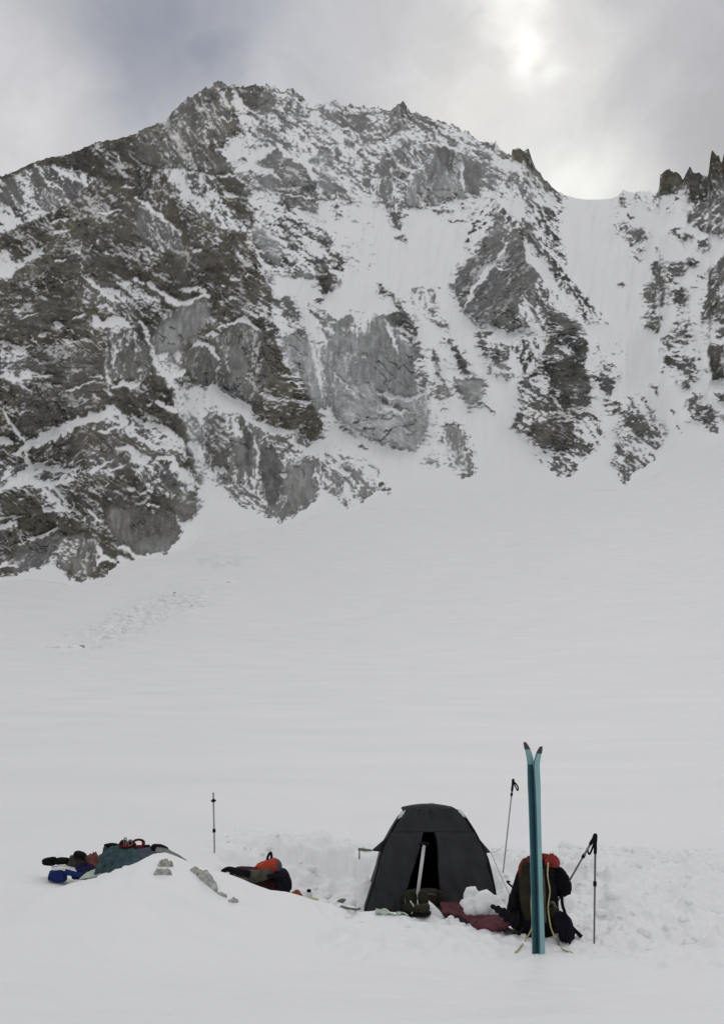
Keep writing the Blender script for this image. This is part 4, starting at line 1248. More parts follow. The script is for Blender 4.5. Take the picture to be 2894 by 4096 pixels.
mulv = nd(N, 'ShaderNodeMath', operation='MULTIPLY')
mulv.inputs[1].default_value = 0.5
L.new(addv.outputs[0], mulv.inputs[0])


def ramp_node(cols):
    r = nd(N, 'ShaderNodeValToRGB')
    r.color_ramp.elements[0].position = 0.38
    r.color_ramp.elements[0].color = (*cols[0], 1)
    r.color_ramp.elements[1].position = 0.62
    r.color_ramp.elements[1].color = (*cols[1], 1)
    L.new(mulv.outputs[0], r.inputs['Fac'])
    return r


cool = ramp_node(((0.038, 0.038, 0.037), (0.108, 0.107, 0.102)))
warm = ramp_node(((0.038, 0.035, 0.022), (0.128, 0.112, 0.070)))
rust = ramp_node(((0.080, 0.058, 0.045), (0.190, 0.130, 0.100)))


def mixn(fac, a, b_, const=None):
    m_ = nd(N, 'ShaderNodeMix', data_type='RGBA')
    L.new(fac, m_.inputs[0])
    L.new(a, m_.inputs[6])
    if const is None:
        L.new(b_, m_.inputs[7])
    else:
        m_.inputs[7].default_value = (*const, 1)
    return m_.outputs[2]


c1 = mixn(sep.outputs[2], cool.outputs[0], warm.outputs[0])
sb = nd(N, 'ShaderNodeMath', operation='SUBTRACT')
sb.use_clamp = True
sb.inputs[1].default_value = 0.9
L.new(sep.outputs[2], sb.inputs[0])
c1 = mixn(sb.outputs[0], c1, rust.outputs[0])
c1 = mixn(sep.outputs[1], c1, None, (0.66, 0.67, 0.675))
c1 = mixn(sep.outputs[0], c1, None, (0.88, 0.885, 0.893))
L.new(c1, pb.inputs['Base Color'])
bp = nd(N, 'ShaderNodeBump')
bp.inputs['Strength'].default_value = 0.55
bp.inputs['Distance'].default_value = 1.2
inv = nd(N, 'ShaderNodeMath', operation='SUBTRACT')
inv.inputs[0].default_value = 1.12
L.new(sep.outputs[0], inv.inputs[1])
hm = nd(N, 'ShaderNodeMath', operation='MULTIPLY')
L.new(nz.outputs['Fac'], hm.inputs[0])
L.new(inv.outputs[0], hm.inputs[1])
L.new(hm.outputs[0], bp.inputs['Height'])
L.new(bp.outputs['Normal'], pb.inputs['Normal'])

V = np.stack([X3, Y3, Z3], -1).reshape(-1, 3)
mountain = fast_mesh('mountain', V, quad_index(NR + 7, NC), mm, {'cover': ('FLOAT_COLOR', cover)})
tag(mountain, kind='structure')

# ------------------------------------------------------------------ snow chunks
_t = (1 + 5 ** .5) / 2
ICO = np.array([(-1, _t, 0), (1, _t, 0), (-1, -_t, 0), (1, -_t, 0), (0, -1, _t), (0, 1, _t), (0, -1, -_t), (0, 1, -_t), (_t, 0, -1), (_t, 0, 1), (-_t, 0, -1), (-_t, 0, 1)]) / math.hypot(1, _t)
ICOF = [(0, 11, 5), (0, 5, 1), (0, 1, 7), (0, 7, 10), (0, 10, 11), (1, 5, 9), (5, 11, 4), (11, 10, 2), (10, 7, 6), (7, 1, 8), (3, 9, 4), (3, 4, 2), (3, 2, 6), (3, 6, 8), (3, 8, 9), (4, 9, 5), (2, 4, 11), (6, 2, 10), (8, 6, 7), (9, 8, 1)]


def subdiv(v, f):
    v = [tuple(q) for q in v]
    cache, nf = {}, []

    def mid(a, b):
        k = (min(a, b), max(a, b))
        if k not in cache:
            m_ = (np.array(v[a]) + np.array(v[b])) / 2
            v.append(tuple(m_ / np.linalg.norm(m_)))
            cache[k] = len(v) - 1
        return cache[k]
    for a, b, c_ in f:
        x, y, z = mid(a, b), mid(b, c_), mid(c_, a)
        nf += [(a, x, z), (b, y, x), (c_, z, y), (x, y, z)]
    return np.array(v), nf


ICO1 = subdiv(ICO, ICOF)
ICO2 = subdiv(*ICO1)


def lump_vf(c, size, seed, lvl=1, squash=(1, 1, .7), amp=.35):
    v, f = (ICO1, ICO2)[lvl - 1]
    n = fbm(v[:, 0] * 1.4 + v[:, 2] + seed * 3.1, v[:, 1] * 1.4 - v[:, 2] * .7 + seed, 3, .6, seed % 90)
    w_ = v * (1 + amp * 1.6 * n)[:, None] * np.array(squash) * size
    a = seed * 1.7
    ca, sa = math.cos(a), math.sin(a)
    return np.stack([w_[:, 0] * ca - w_[:, 1] * sa, w_[:, 0] * sa + w_[:, 1] * ca, w_[:, 2]], 1) + np.array(c), f


parts = []
for k in range(460):
    t = random.random()
    if t < .62:
        x, y = random.uniform(1.2, 5.2), random.uniform(8.6, 13.8)
        if x < 2.0 and y < 9.4: continue
    elif t < .8:
        x, y = random.uniform(-1.7, 1.6), random.gauss(12.7, .5)
    else:
        x, y = random.uniform(-.4, 1.6), random.gauss(9.75, .35)
        if random.random() < .4: continue
    sz = min(.10, .007 + random.expovariate(1 / .014))
    if y < 9.2: sz *= .5
    parts.append(lump_vf((x, y, gz(x, y) + sz * .15), sz, k, 1, (1.1, 1, .75)))
o = mk('snow_chunks', join(*parts), M['snow'])
tag(o, 'loose shovelled snow chunks scattered round the tent platform', 'snow', kind='stuff')

# avalanche debris on the lower slope
parts = []
for k in range(210):
    t = random.random()
    u, v = random.gauss(0, 1), random.gauss(0, 1)
    if t < .7:
        ox, oy = 300 + 70 * u, 1388 - 27 * u + 13 * v
    else:
        ox, oy = 408 + 26 * u, 1350 + 9 * v
    p = at(ox, oy)
    sz = random.uniform(.35, 1.5)
    parts.append(lump_vf((p[0], p[1], gz(p[0], p[1]) - sz * .22), sz, k, 1, (1.5, 1.2, .6), .4))
o = mk('avalanche_debris', join(*parts), M['snow'])
tag(o, 'blocky avalanche debris lying on the slope below the left rock wall', 'debris', kind='stuff')
for ox, oy, sz, lab in ((183, 1453, .62, 'lone small dark boulder low on the snow slope, left of the debris'),
                        (272, 1420, .4, 'small dark rock at the lower edge of the avalanche debris'),
                        (401, 1357, .6, 'largest dark rock at the upper right end of the avalanche debris'),
                        (430, 1361, .45, 'dark rock just right of the largest one on the debris'),
                        (391, 1331, .5, 'pale grey rock above the largest one on the debris')):
    p = at(ox, oy)
    b = mk('boulder', lump_vf((p[0], p[1], gz(p[0], p[1]) + sz * .15), sz, int(ox), 2, (1.2, 1, .7), .3), M['farstone'])
    tag(b, lab, 'rock', 'rocks on the avalanche debris')

# ------------------------------------------------------------------ tent
TD = 10.75
base = on(965, 2030, TD)
base[2] = gz(base[0], base[1] + .3)
tent = empty('tent', base, 'charcoal mountain tent with arched front and half open door slit', 'tent')
zt = lambda oy: float(on(965, oy, TD)[2])
xt = lambda ox: float(on(ox, 1950, TD)[0])
left_o = [(818, 2046), (832, 2000), (846, 1955), (853, 1925), (864, 1895), (880, 1865), (895, 1840), (906, 1826), (916, 1819), (930, 1813)]
right_o = [(1106, 2046), (1104, 2000), (1098, 1960), (1091, 1925), (1079, 1895), (1065, 1865), (1050, 1840), (1040, 1826), (1030, 1819), (1016, 1813)]
ztop = zt(1806)
zb = base[2] - .06


def outline(z):
    zl = np.array([zt(q[1]) for q in left_o])
    xl_ = np.array([xt(q[0]) for q in left_o])
    zr = np.array([zt(q[1]) for q in right_o])
    xr_ = np.array([xt(q[0]) for q in right_o])
    return np.interp(z, zl, xl_), np.interp(z, zr, xr_)


def front_y(z):
    h = (z - zb) / (ztop - zb)
    return TD - .10 + .34 * h ** 1.6


# body: front hoop lofted back to a lower rear hoop
def hoop(y0, lean, sx, sz, cx):
    P = []
    zz = np.concatenate([np.linspace(zb, zt(1813), 22)])
    L_, R_ = outline(zz)
    mid = (L_[0] + R_[0]) / 2
    pts = [(l, z) for l, z in zip(L_, zz)] + [(l, ztop - .012 * abs(k - 3.5)) for k, l in enumerate(np.linspace(L_[-1], R_[-1], 10)[1:-1])] + [(r, z) for r, z in zip(R_[::-1], zz[::-1])]
    for x, z in pts:
        h = (z - zb) / (ztop - zb)
        P.append((cx + (x - mid) * sx, y0 + lean * h ** 1.6, zb + (z - zb) * sz))
    return P


cx0 = (xt(818) + xt(1106)) / 2
hoops = []
for y0, lean, sx, sz in ((TD - .10, .34, 1, 1), (TD + .25, .30, 1.03, 1.0), (TD + .7, .2, 1.06, .98), (TD + 1.2, .05, 1.04, .9), (TD + 1.7, -.15, .92, .72), (TD + 2.0, -.3, .75, .5), (TD + 2.1, -.35, .6, .3)):
    hoops.append(hoop(y0, lean, sx, sz, cx0 + .02))
H_ = np.array(hoops)
H_[1:, :, 2] += .012 * fbm(H_[1:, :, 0] * 4, H_[1:, :, 1] * 4, 3, .5, 5)
H_[1:, :, 2] = np.maximum(H_[1:, :, 2], zb)
body = mk('canopy', slab(H_, .006), M['tent'], tent)
fl = np.array([[(cx0 + u * .62, TD + .05 + v * 1.7, zb + .07) for u in np.linspace(-1, 1, 4)] for v in np.linspace(0, 1, 4)])
mk('floor', slab(fl, .02), M['tent_in'], tent)
bk = np.array([[(cx0 + u * .5 * (1 - .35 * v), TD + 1.0, zb + v * .95) for u in np.linspace(-1, 1, 6)] for v in np.linspace(0, 1, 6)])
mk('inner_wall', slab(bk, .01), M['tent_in'], tent)

# front panels round the door slit
zz_top_open = zt(1868)
zo = np.array([zt(q) for q in (2050, 2010, 1960, 1930, 1905, 1885, 1868)])
ol = np.array([xt(q) for q in (893, 905, 921, 932, 941, 946, 950)])
orr = np.array([xt(q) for q in (984, 983, 981, 980, 980, 979, 974)])


def sheet(z0, z1, fl_, fr_, n=34, m=20, seed=0, amp=.05, out=.0):
    P = []
    for i, z in enumerate(np.linspace(z0, z1, n)):
        a, b = fl_(z), fr_(z)
        row = []
        for j, u in enumerate(np.linspace(0, 1, m)):
            x = a + (b - a) * u
            bul = -.06 * math.sin(math.pi * np.clip((x - xt(818)) / (xt(1106) - xt(818)), 0, 1))
            join_ = min(1.0, abs(z - zz_top_open) / .10)
            fold = join_ * amp * float(fbm(x * 9 + z * 1.5 + seed, z * 2.2 + seed, 3, .55, seed)) - .5 * join_ * amp * abs(float(perlin(x * 14 + z * 3, z * 1.2, seed + 2)))
            row.append((x, front_y(z) + bul + fold - out, z))
        P.append(row)
    return np.array(P)


OL = lambda z: np.interp(z, zo, ol)
OR = lambda z: np.interp(z, zo, orr)
mk('door_panel', slab(sheet(zb, zz_top_open, lambda z: outline(z)[0], OL, seed=3), .004), M['tent'], tent)
mk('door_panel', slab(sheet(zb, zz_top_open, OR, lambda z: outline(z)[1], seed=6), .004), M['tent'], tent)
mk('front_panel', slab(sheet(zz_top_open, zt(1815), lambda z: outline(z)[0] + .012, lambda z: outline(z)[1] - .012, 14, 30, 9), .004), M['tent'], tent)
# top strip over the hoop, standing a little proud
P = []
for k, u in enumerate(np.linspace(-1, 1, 24)):
    x = cx0 + .005 + u * (xt(1034) - xt(916)) / 2
    zc_ = ztop + .004 - .034 * u * u
    P.append([(x, front_y(ztop) + dy_, zc_ + dz_) for dy_, dz_ in ((-.085, -.085), (-.07, -.05), (-.045, -.018), (0, 0), (.10, -.004), (.25, -.03))])
mk('top_strip', slab(np.array(P), .006), M['tent'], tent)
# pole sleeves along the hoop
for side in (0, 1):
    pts = []
    for z in np.linspace(zb, zt(1822), 24):
        pts.append((outline(z)[side] + (.004 if side else -.004), front_y(z) - .004, z))
    mk('pole_sleeve', tube(pts, .011, 8), M['tent_seam'], tent)
# seam on the right hand door panel and zip
mk('zip', tube([(OR(z) + .004, front_y(z) - .068, z) for z in np.linspace(zb + .05, zz_top_open, 12)], .006, 6), M['tent_seam'], tent)
for ox, oy, s_ in ((902, 1829, -1), (1040, 1826, 1)):
    p = np.array([xt(ox), front_y(zt(oy)) - .035, zt(oy)])
    q = np.array([[p + np.array([a * .028 - s_ * b * .014, 0, b * .032 + s_ * a * -.014]) for a in (-1, 1)] for b in (-1, 1)])
    mk('corner_tab', slab(q, .01), M['pale'], tent, False)
# guy flaps and lines
for s_, tip, up, lo in ((-1, (832, 1910), (868, 1880), (860, 1913)), (1, (1103, 1914), (1072, 1876), (1088, 1916))):
    A_ = [np.array([xt(q[0]), front_y(zt(q[1])) + .03, zt(q[1])]) for q in (up, lo, tip)]
    P = np.array([[A_[0] * (1 - v) + A_[1] * v for v in np.linspace(0, 1, 4)], [A_[2] * .94 + (A_[0] * (1 - v) + A_[1] * v) * .06 for v in np.linspace(0, 1, 4)]])
    mk('guy_flap', slab(P, .008), M['tent'], tent)
    if s_ < 0:
        end = on(806, 1908, 11.1)
        mk('guy_line', tube(spline([A_[2], (A_[2] + end) / 2 - [0, 0, .01], end], 5), .004, 6), M['cord'], tent)
    else:
        e1 = on(1150, 1936, 11.6)
        e1[2] = gz(e1[0], e1[1]) - .02
        mk('guy_line', tube(spline([A_[2], (A_[2] + e1) / 2 - [0, 0, .02], e1], 5), .0035, 6), M['cord'], tent)
        e2 = on(1128, 1898, 12.6)
        mk('guy_line', tube(spline([A_[2], (A_[2] + e2) / 2 - [0, 0, .02], e2], 5), .003, 6), M['cord'], tent)

# snow anchor left of the tent
a0, a1 = on(803, 1905, 11.1), on(832, 1908, 11.05)
st = empty('snow_anchor', (a0[0], a0[1], gz(a0[0], a0[1])), 'short greenish grey stake lying level left of the tent, holding its guy line', 'tent stake')
mk('stake', tube([a0, a1], [.014, .012], 8), M['greystrap'], st)
mk('cord_wrap', tube(spline([a0 + [.03, -.02, .02], a0 + [.04, -.02, -.02], a0 + [.055, -.02, .02], a0 + [.07, -.02, -.015]], 4), .004, 6), M['yellow'], st)
mk('post', tube([a0 + [.01, 0, 0], (a0[0] + .01, a0[1], a0[2] - .10)], .008, 6), M['greystrap'], st)

# snow wall of the dug platform, left of the tent (light blocks)
for ox, oy, sx, sy, sz, sd, lab in ((828, 1958, .13, .12, .25, 3, 'rough upright snow block close to the left wall of the tent'),):
    p = on(ox, oy, 11.35)
    z0 = gz(p[0], p[1])
    b = mk('snow_block', lump_vf((p[0], p[1], z0 + sz * .6), .17, 31, 2, (.9, .8, 1.25), .45), M['snow'])
    tag(b, lab, 'snow block')
p = at(1088, 2068)
v1 = lump_vf((0, 0, 0), .17, 4, 2, (1.15, .8, .82), .5)
v2 = lump_vf((-.10, .02, .10), .085, 9, 2, (.8, .8, 1.2), .5)
v3 = lump_vf((.13, 0, -.03), .10, 15, 2, (1.2, .9, .7), .5)
pc = on(1083, 2040, 10.0)
vv, ff = join(v1, v2, v3)
b = mk('snow_lump', (vv + np.array([pc[0], pc[1], max(pc[2], gz(pc[0], pc[1]) + .06)]), ff), M['snow'])
tag(b, 'big jagged white snow lump between the tent and the black backpack', 'snow block')
pc = on(966, 2042, 9.98)
b = mk('snow_block', blob((pc[0], pc[1], pc[2]), (.16, .08, .05), 8, .14, 2.2, 3, 0, -.75), M['snow'])
tag(b, 'long slanting tongue of packed snow at the foot of the shovel', 'snow block')

# ------------------------------------------------------------------ shovel in front of the door
q0, q1 = on(933, 2026, 10.2), on(950, 1897, 10.38)
sh = empty('snow_shovel', q0, 'snow shovel with a pale grey shaft standing upright in front of the tent door', 'shovel')
mk('shaft', tube([q0, q1], .0165, 12), M['shaft'], sh)
d_ = (q1 - q0) / np.linalg.norm(q1 - q0)
mk('grip', tube(spline([q1 + [-.05, 0, .012], q1 + [0, 0, .02], q1 + [.05, 0, .014]], 5), [.014] * 11, 10), M['black'], sh)
P = []
for v in np.linspace(0, 1, 7):
    P.append([q0 + np.array([u * .11 * (1 - .25 * v * v), -.02 + .035 * u * u, .05 - v * .24]) for u in np.linspace(-1, 1, 9)])
mk('blade', slab(np.array(P), .004), M['alu'], sh)

# dark gear under the tent door
pc = on(946, 2010, 10.40)
bag = empty('duffel_bag', (pc[0], pc[1], gz(pc[0], pc[1])), 'dark brown bag lying across the tent doorway behind the shovel', 'bag')
mk('body', blob((pc[0] + .02, pc[1], pc[2] - .02), (.20, .12, .085), 5, .12, 2.6, 2.8, fold=.8), M['brown'], bag)
mk('strap', tube(spline([pc + [-.16, -.10, .03], pc + [-.215, -.12, .0], pc + [-.205, -.13, -.09], pc + [-.16, -.12, -.12], pc + [-.135, -.12, -.03], pc + [-.16, -.10, .03]], 6), .010, 8), M['darkolive'], bag)
mk('strap', tube(spline([pc + [.15, -.10, .06], pc + [.17, -.13, -.04], pc + [.16, -.13, -.13]], 6), .010, 8), M['darkolive'], bag)
mk('strap', tube(spline([pc + [-.08, -.12, .04], pc + [-.02, -.14, -.02], pc + [.05, -.13, .03], pc + [.13, -.12, .02]], 6), .008, 8), M['olivegrey'], bag)
pc = at(932, 2056) + np.array([0, .12, .10])
gb = empty('climbing_boots', (pc[0], pc[1], pc[2] - .10), 'pair of black olive climbing boots dumped below the shovel shaft', 'boots')
for k, (dx, rt) in enumerate(((-.035, .5), (.075, -.2))):
    c_ = pc + np.array([dx, -.01 * k, -.02])
    ft = blob(c_ + [.0, -.05, -.02], (.050, .125, .045), 20 + k, .07, 2, 2.6, rt)
    an = blob(c_ + [.0, .05, .05], (.048, .06, .075), 24 + k, .08, 2, 2.6, rt)
    mk('boot', join(ft, an), M['darkolive'], gb)
    so = blob(c_ + [.0, -.04, -.068], (.054, .135, .016), 28 + k, .02, 2, 5, rt)
    mk('sole', so, M['black'], gb)
mk('lace', tube(spline([pc + [-.05, -.11, .03], pc + [-.02, -.14, -.02], pc + [-.04, -.13, -.08]], 6), .006, 6), M['greygreen'], gb)

P = []
for u in np.linspace(0, 1, 16):
    ox = 842 + u * 72
    row = []
    pf, pb_ = at(ox, 2055 + 2 * u), at(ox, 2044 + 3 * u)
    for v in np.linspace(0, 1, 6):
        p = pf * (1 - v) + pb_ * v
        p[2] = max(p[2], gz(p[0], p[1])) + .014 + .007 * math.sin(u * 17 + v * 3)
        row.append(p)
    P.append(row)
o = mk('foam_mat', slab(np.array(P), .012), M['greygreen'])
tag(o, 'pale green foam mat half buried in front of the left tent wall', 'mat')

pc = on(1108, 2000, 11.0)
pc[2] = gz(pc[0], pc[1]) + .07
o = mk('stuff_sack', blob(pc + [.03, 0, 0], (.115, .09, .085), 17, .12, 2.2, 2.3, 0, -.5, fold=.5), M['brown'])
tag(o, 'small grey brown stuff sack tucked against the right corner of the tent', 'stuff sack')

# maroon sheet lying on the snow in front
topc = resample([on(985, 2034, 10.35), on(1010, 2026, 10.4), on(1042, 2040, 10.3), on(1062, 2058, 10.1), on(1110, 2058, 9.95), on(1150, 2056, 9.8), on(1182, 2068, 9.6)], 44)
botc = resample([on(990, 2050, 9.95), on(1020, 2056, 9.85), on(1045, 2064, 9.75), on(1068, 2088, 9.5), on(1100, 2086, 9.45), on(1150, 2080, 9.4), on(1185, 2088, 9.3)], 44)
P = []
for i in range(44):
    row = []
    for v in np.linspace(0, 1, 16):
        p = topc[i] * (1 - v) + botc[i] * v
        w_ = .055 * float(fbm(p[0] * 5 + p[1] * 1, p[1] * 7, 4, .6, 44)) + .035 * abs(float(perlin(p[0] * 7 + v * 2, p[1] * 16, 47)))
        p = p + np.array([0, 0, w_ + .03 * math.sin(math.pi * v)])
        p[2] = max(p[2], gz(p[0], p[1]) + .008 + max(0, w_) * .5)
        row.append(p)
    P.append(row)
o = mk('sleeping_mat', slab(np.array(P), .016), M['mauve'])
tag(o, 'crumpled dusky maroon sheet spread on the snow in front of tent and backpack', 'ground sheet')

# ------------------------------------------------------------------ backpack
BD = 9.45
pb0 = on(1205, 2085, BD)
gzb = gz(pb0[0], pb0[1])
bpk = empty('backpack', (pb0[0], pb0[1], gzb), 'large black backpack standing in the snow right behind the teal skis', 'backpack')


def loft_ov(levels, seed, amp=.012, nu=32, pw=2.6):
    """stuffed upright body from (oy, x left, x right, front depth, back depth)"""
    V_ = []
    for (oy, xl_, xr_, d0, d1) in levels:
        L_, R_ = on(xl_, oy, (d0 + d1) / 2), on(xr_, oy, (d0 + d1) / 2)
        cxx, rx = (L_[0] + R_[0]) / 2, (R_[0] - L_[0]) / 2
        cy, ry = (d0 + d1) / 2, (d1 - d0) / 2
        for k in range(nu):
            th = 2 * math.pi * k / nu
            c_, s_ = math.cos(th), math.sin(th)
            kk_ = (abs(c_) ** pw + abs(s_) ** pw) ** (-1 / pw)
            V_.append((cxx + rx * kk_ * c_, cy + ry * kk_ * s_, L_[2]))
    V_ = np.array(V_)
    nn = fbm(V_[:, 0] * 7 + V_[:, 1] * 3, V_[:, 2] * 9, 4, .6, seed) * amp
    V_[:, 0] += nn * 1.2
    V_[:, 1] += nn * 1.6
    F_ = grid_faces(len(levels), nu, True)
    F_.append(list(range(nu))[::-1] if levels[0][0] < levels[-1][0] else list(range(nu)))
    F_.append([(len(levels) - 1) * nu + k for k in range(nu)])
    return V_, F_


lev = [(1926, 1180, 1226, 9.42, 9.58), (1932, 1170, 1236, 9.36, 9.64), (1945, 1165, 1240, 9.33, 9.68), (1965, 1158, 1244, 9.30, 9.70), (1990, 1150, 1247, 9.27, 9.72), (2015, 1142, 1248, 9.25, 9.73), (2040, 1137, 1250, 9.24, 9.73), (2062, 1137, 1252, 9.25, 9.72), (2082, 1146, 1248, 9.28, 9.70), (2096, 1160, 1240, 9.32, 9.66)]
mk('body', loft_ov(lev, 33, .018), M['navy'], bpk)
# front pocket, olive compression panel, side pouch and hip belt
c_ = on(1184, 2000, 9.27)
mk('front_pocket', blob(c_ + [.01, 0, 0], (.085, .06, .24), 36, .06, 2.5, 3, fold=.4), M['darkolive'], bpk)
c_ = on(1255, 1978, 9.45)
mk('side_pouch', blob(c_, (.085, .11, .125), 37, .09, 2.4, 2.5, fold=.4, tilt=.35), M['navy'], bpk)
c_ = on(1268, 1990, 9.42)
mk('buckle', blob(c_, (.030, .04, .05), 38, .12, 3, 3), M['black'], bpk)
c_ = on(1262, 1958, 9.40)
mk('buckle', blob(c_, (.018, .02, .022), 39, .15, 3, 3), M['black'], bpk)
mk('hip_belt', tube(spline([on(1160, 2062, 9.26), on(1142, 2058, 9.26), on(1122, 2044, 9.3), on(1102, 2033, 9.4)], 6), np.linspace(.07, .016, 19) * (1 + .25 * np.sin(np.arange(19) * 1.9)), 10), M['navy'], bpk)
mk('strap', tube(spline([on(1258, 2005, 9.35), on(1260, 2030, 9.32), on(1266, 2050, 9.3), on(1263, 2062, 9.3)], 6), .014, 8), M['black'], bpk)
mk('strap', tube(spline([on(1142, 1978, 9.36), on(1136, 1978, 9.33), on(1148, 1990, 9.3)], 5), .008, 6), M['black'], bpk)
mk('haul_loop', tube(spline([on(1228, 2030, 9.24), on(1238, 2024, 9.2), on(1244, 2036, 9.2), on(1238, 2046, 9.22)], 6), .012, 8), M['olivegrey'], bpk)

for oy in (1962, 2022):
    mk('compression_strap', tube(spline([on(1160, oy, 9.30), on(1175, oy + 3, 9.235), on(1200, oy + 4, 9.215), on(1226, oy + 2, 9.235), on(1243, oy, 9.30)], 6), .008, 6), M['black'], bpk)
mk('side_pocket', blob(on(1150, 2035, 9.36), (.040, .09, .12), 131, .08, 2.4, 2.6, fold=.5), M['navy'], bpk)
mk('lid', blob(on(1204, 1950, 9.44), (.145, .17, .055), 132, .07, 2.4, 3.0, fold=.5), M['navy'], bpk)
mk('gear_loop', blob(on(1241, 2046, 9.22), (.045, .04, .055), 133, .2, 3.5, 2.2, fold=.8), M['darkolive'], bpk)
mk('tool_loop', tube(spline([on(1160, 2070, 9.24), on(1152, 2082, 9.2), on(1162, 2092, 9.18), on(1172, 2082, 9.22)], 6), .008, 6), M['darkolive'], bpk)
mk('daisy_chain', tube(spline([on(1216, 1950, 9.235), on(1219, 1990, 9.205), on(1220, 2030, 9.195), on(1222, 2070, 9.205)], 6), .010, 6), M['olivegrey'], bpk)

# lower dark pouch beside the pack
c_ = on(1262, 2068, 9.2)
lp = empty('stuff_sack', (c_[0], c_[1], gz(c_[0], c_[1])), 'small dark violet sack slumped at the right foot of the backpack, straps trailing', 'stuff sack')
c_[2] = gz(c_[0], c_[1]) + .125
mk('body', blob(c_, (.080, .08, .125), 51, .12, 2.4, 2.6, fold=.6, tilt=.35), M['pouch'], lp)
mk('strap', tube(spline([c_ + [.07, -.02, .0], c_ + [.115, -.04, -.05], c_ + [.14, -.05, -.075]], 6), np.linspace(.014, .020, 13), 8), M['black'], lp)
mk('strap', tube(spline([c_ + [.02, -.09, -.02], c_ + [.025, -.11, -.08], c_ + [.02, -.13, -.22]], 6), .012, 8), M['black'], lp)
mk('strap', tube(spline([c_ + [-.07, -.09, -.04], c_ + [-.075, -.11, -.10], c_ + [-.07, -.13, -.20]], 6), .007, 8), M['greystrap'], lp)

c_ = on(1180, 1940, 9.34)
rj = empty('red_jacket', c_, 'red jacket bundled over the top of the black backpack', 'jacket')
mk('body', heap(c_ + [0, 0, -.05], .075, .13, .125, 21, crump=.35), M['darkred'], rj)
c_ = on(1237, 1927, 9.36)
mk('hood', heap(c_ + [0, 0, -.03], .062, .09, .075, 27, crump=.55), M['red'], rj)
mk('sleeve', tube(spline([on(1183, 1930, 9.40), on(1207, 1924, 9.42), on(1228, 1926, 9.40)], 6), np.linspace(.035, .04, 13), 10), M['darkred'], rj)
mk('cuff', tube(spline([on(1180, 1940, 9.3), on(1178, 1950, 9.28), on(1186, 1960, 9.27)], 5), np.linspace(.028, .018, 11), 10), M['darkred'], rj)

# yellow cords hanging over the pack and trailing on the snow
for pts, lab in (([(1191, 1938, 9.24), (1192, 1975, 9.18), (1190, 2030, 9.16), (1192, 2075, 9.16), (1184, 2098, 9.05)], 'left yellow cord hanging down the pack and trailing to the left of the skis'),
                 ([(1228, 1935, 9.24), (1227, 1965, 9.19), (1232, 2000, 9.18), (1228, 2035, 9.16), (1233, 2075, 9.14), (1240, 2096, 9.05)], 'right yellow cord hanging down the pack and trailing to the right of the skis')):
    P = [on(*q) for q in pts]
    tail = [(1172, 2120), (1163, 2133), (1154, 2141)] if 'left y' in lab else [(1250, 2118), (1262, 2134), (1282, 2141)]
    for q in tail:
        e = at(*q)
        P.append(e + [0, 0, .012])
    o = mk('yellow_cord', tube(spline(P, 7), .0062, 7), M['yellow'])
    tag(o, lab, 'cord', 'yellow cords on the backpack')

# ------------------------------------------------------------------ skis
def ski(root, foot, headp, nrm, mats, length=1.765, flip=1):
    ax = headp - foot
    ax /= np.linalg.norm(ax)
    nrm = nrm - ax * np.dot(nrm, ax)
    nrm /= np.linalg.norm(nrm)
    wv = np.cross(ax, nrm)
    n = 60
    prof = []
    for i in range(n + 1):
        t = i / n
        w_ = .0265 + .007 * (2 * t - 1) ** 2 + .005 * sstep(.7, .88, t)
        if t > .90:
            w_ *= math.sqrt(max(1 - ((t - .90) / .104) ** 2.4, 0.02))
        if t < .02: w_ *= .9
        curve = .058 * max(0, (t - .905) / .095) ** 1.6 - .003 * math.sin(math.pi * min(t / .86, 1))
        th = .0105 if t < .8 else .0105 - .006 * (t - .8) / .2
        prof.append((t * length, w_, curve, th))
    gap = .004

    def strip(lo, hi, w_scale, part0=0, part1=n):
        V_ = []
        for i in range(part0, part1 + 1):
            l, w_, cu, th = prof[i]
            for sx, k in ((-1, lo), (1, lo), (1, hi), (-1, hi)):
                V_.append(foot + ax * (l - .16) + wv * sx * w_ * w_scale + nrm * (gap + cu + k * th * 2))
        m_ = part1 - part0 + 1
        F_ = grid_faces(m_, 4, True)
        F_ += [[3, 2, 1, 0], [(m_ - 1) * 4 + k for k in range(4)]]
        return V_, F_
    nt = int(n * .972)
    nb = int(n * .90)
    mk('base', strip(0, .22, 1.0, 0, nb), mats[1], root, False)
    mk('tip_base', strip(0, .22, 1.0, nb, nt), mats[0], root, False)
    mk('core', strip(.225, .80, .97, 0, nt), mats[2], root, False)
    mk('topsheet', strip(.805, 1.0, .93, 0, nt), mats[0], root, False)
    mk('tip_cap', strip(-.05, 1.12, 1.04, nt, n), M['skitip'], root, False)


f0 = at(1209, 2139)
SD = float(f0[1])
ft = np.array([f0[0], SD, gz(f0[0], SD)])
hd = on(1197, 1700, SD - .02)
ph_ = math.radians(48)
nR = np.array([math.cos(ph_), -math.sin(ph_), 0])
off = np.array([math.sin(ph_), math.cos(ph_), 0])
r1 = empty('ski', ft + nR * .01, 'right ski of the upright pair, pale teal top sheet towards the camera', 'ski', 'pair of upright teal skis')
ski(r1, ft + nR * .006 + off * .004, hd + nR * .006 + off * .004, nR, (M['skitop'], M['skibase'], M['skiside']))
r2 = empty('ski', ft - nR * .01, 'left teal ski of the upright pair, showing its dark blue base edge', 'ski', 'pair of upright teal skis')
ski(r2, ft - nR * .006 - off * .030, hd - nR * .006 - off * .030, -nR, (M['skitop'], M['skibase'], M['skibase']), length=1.80)

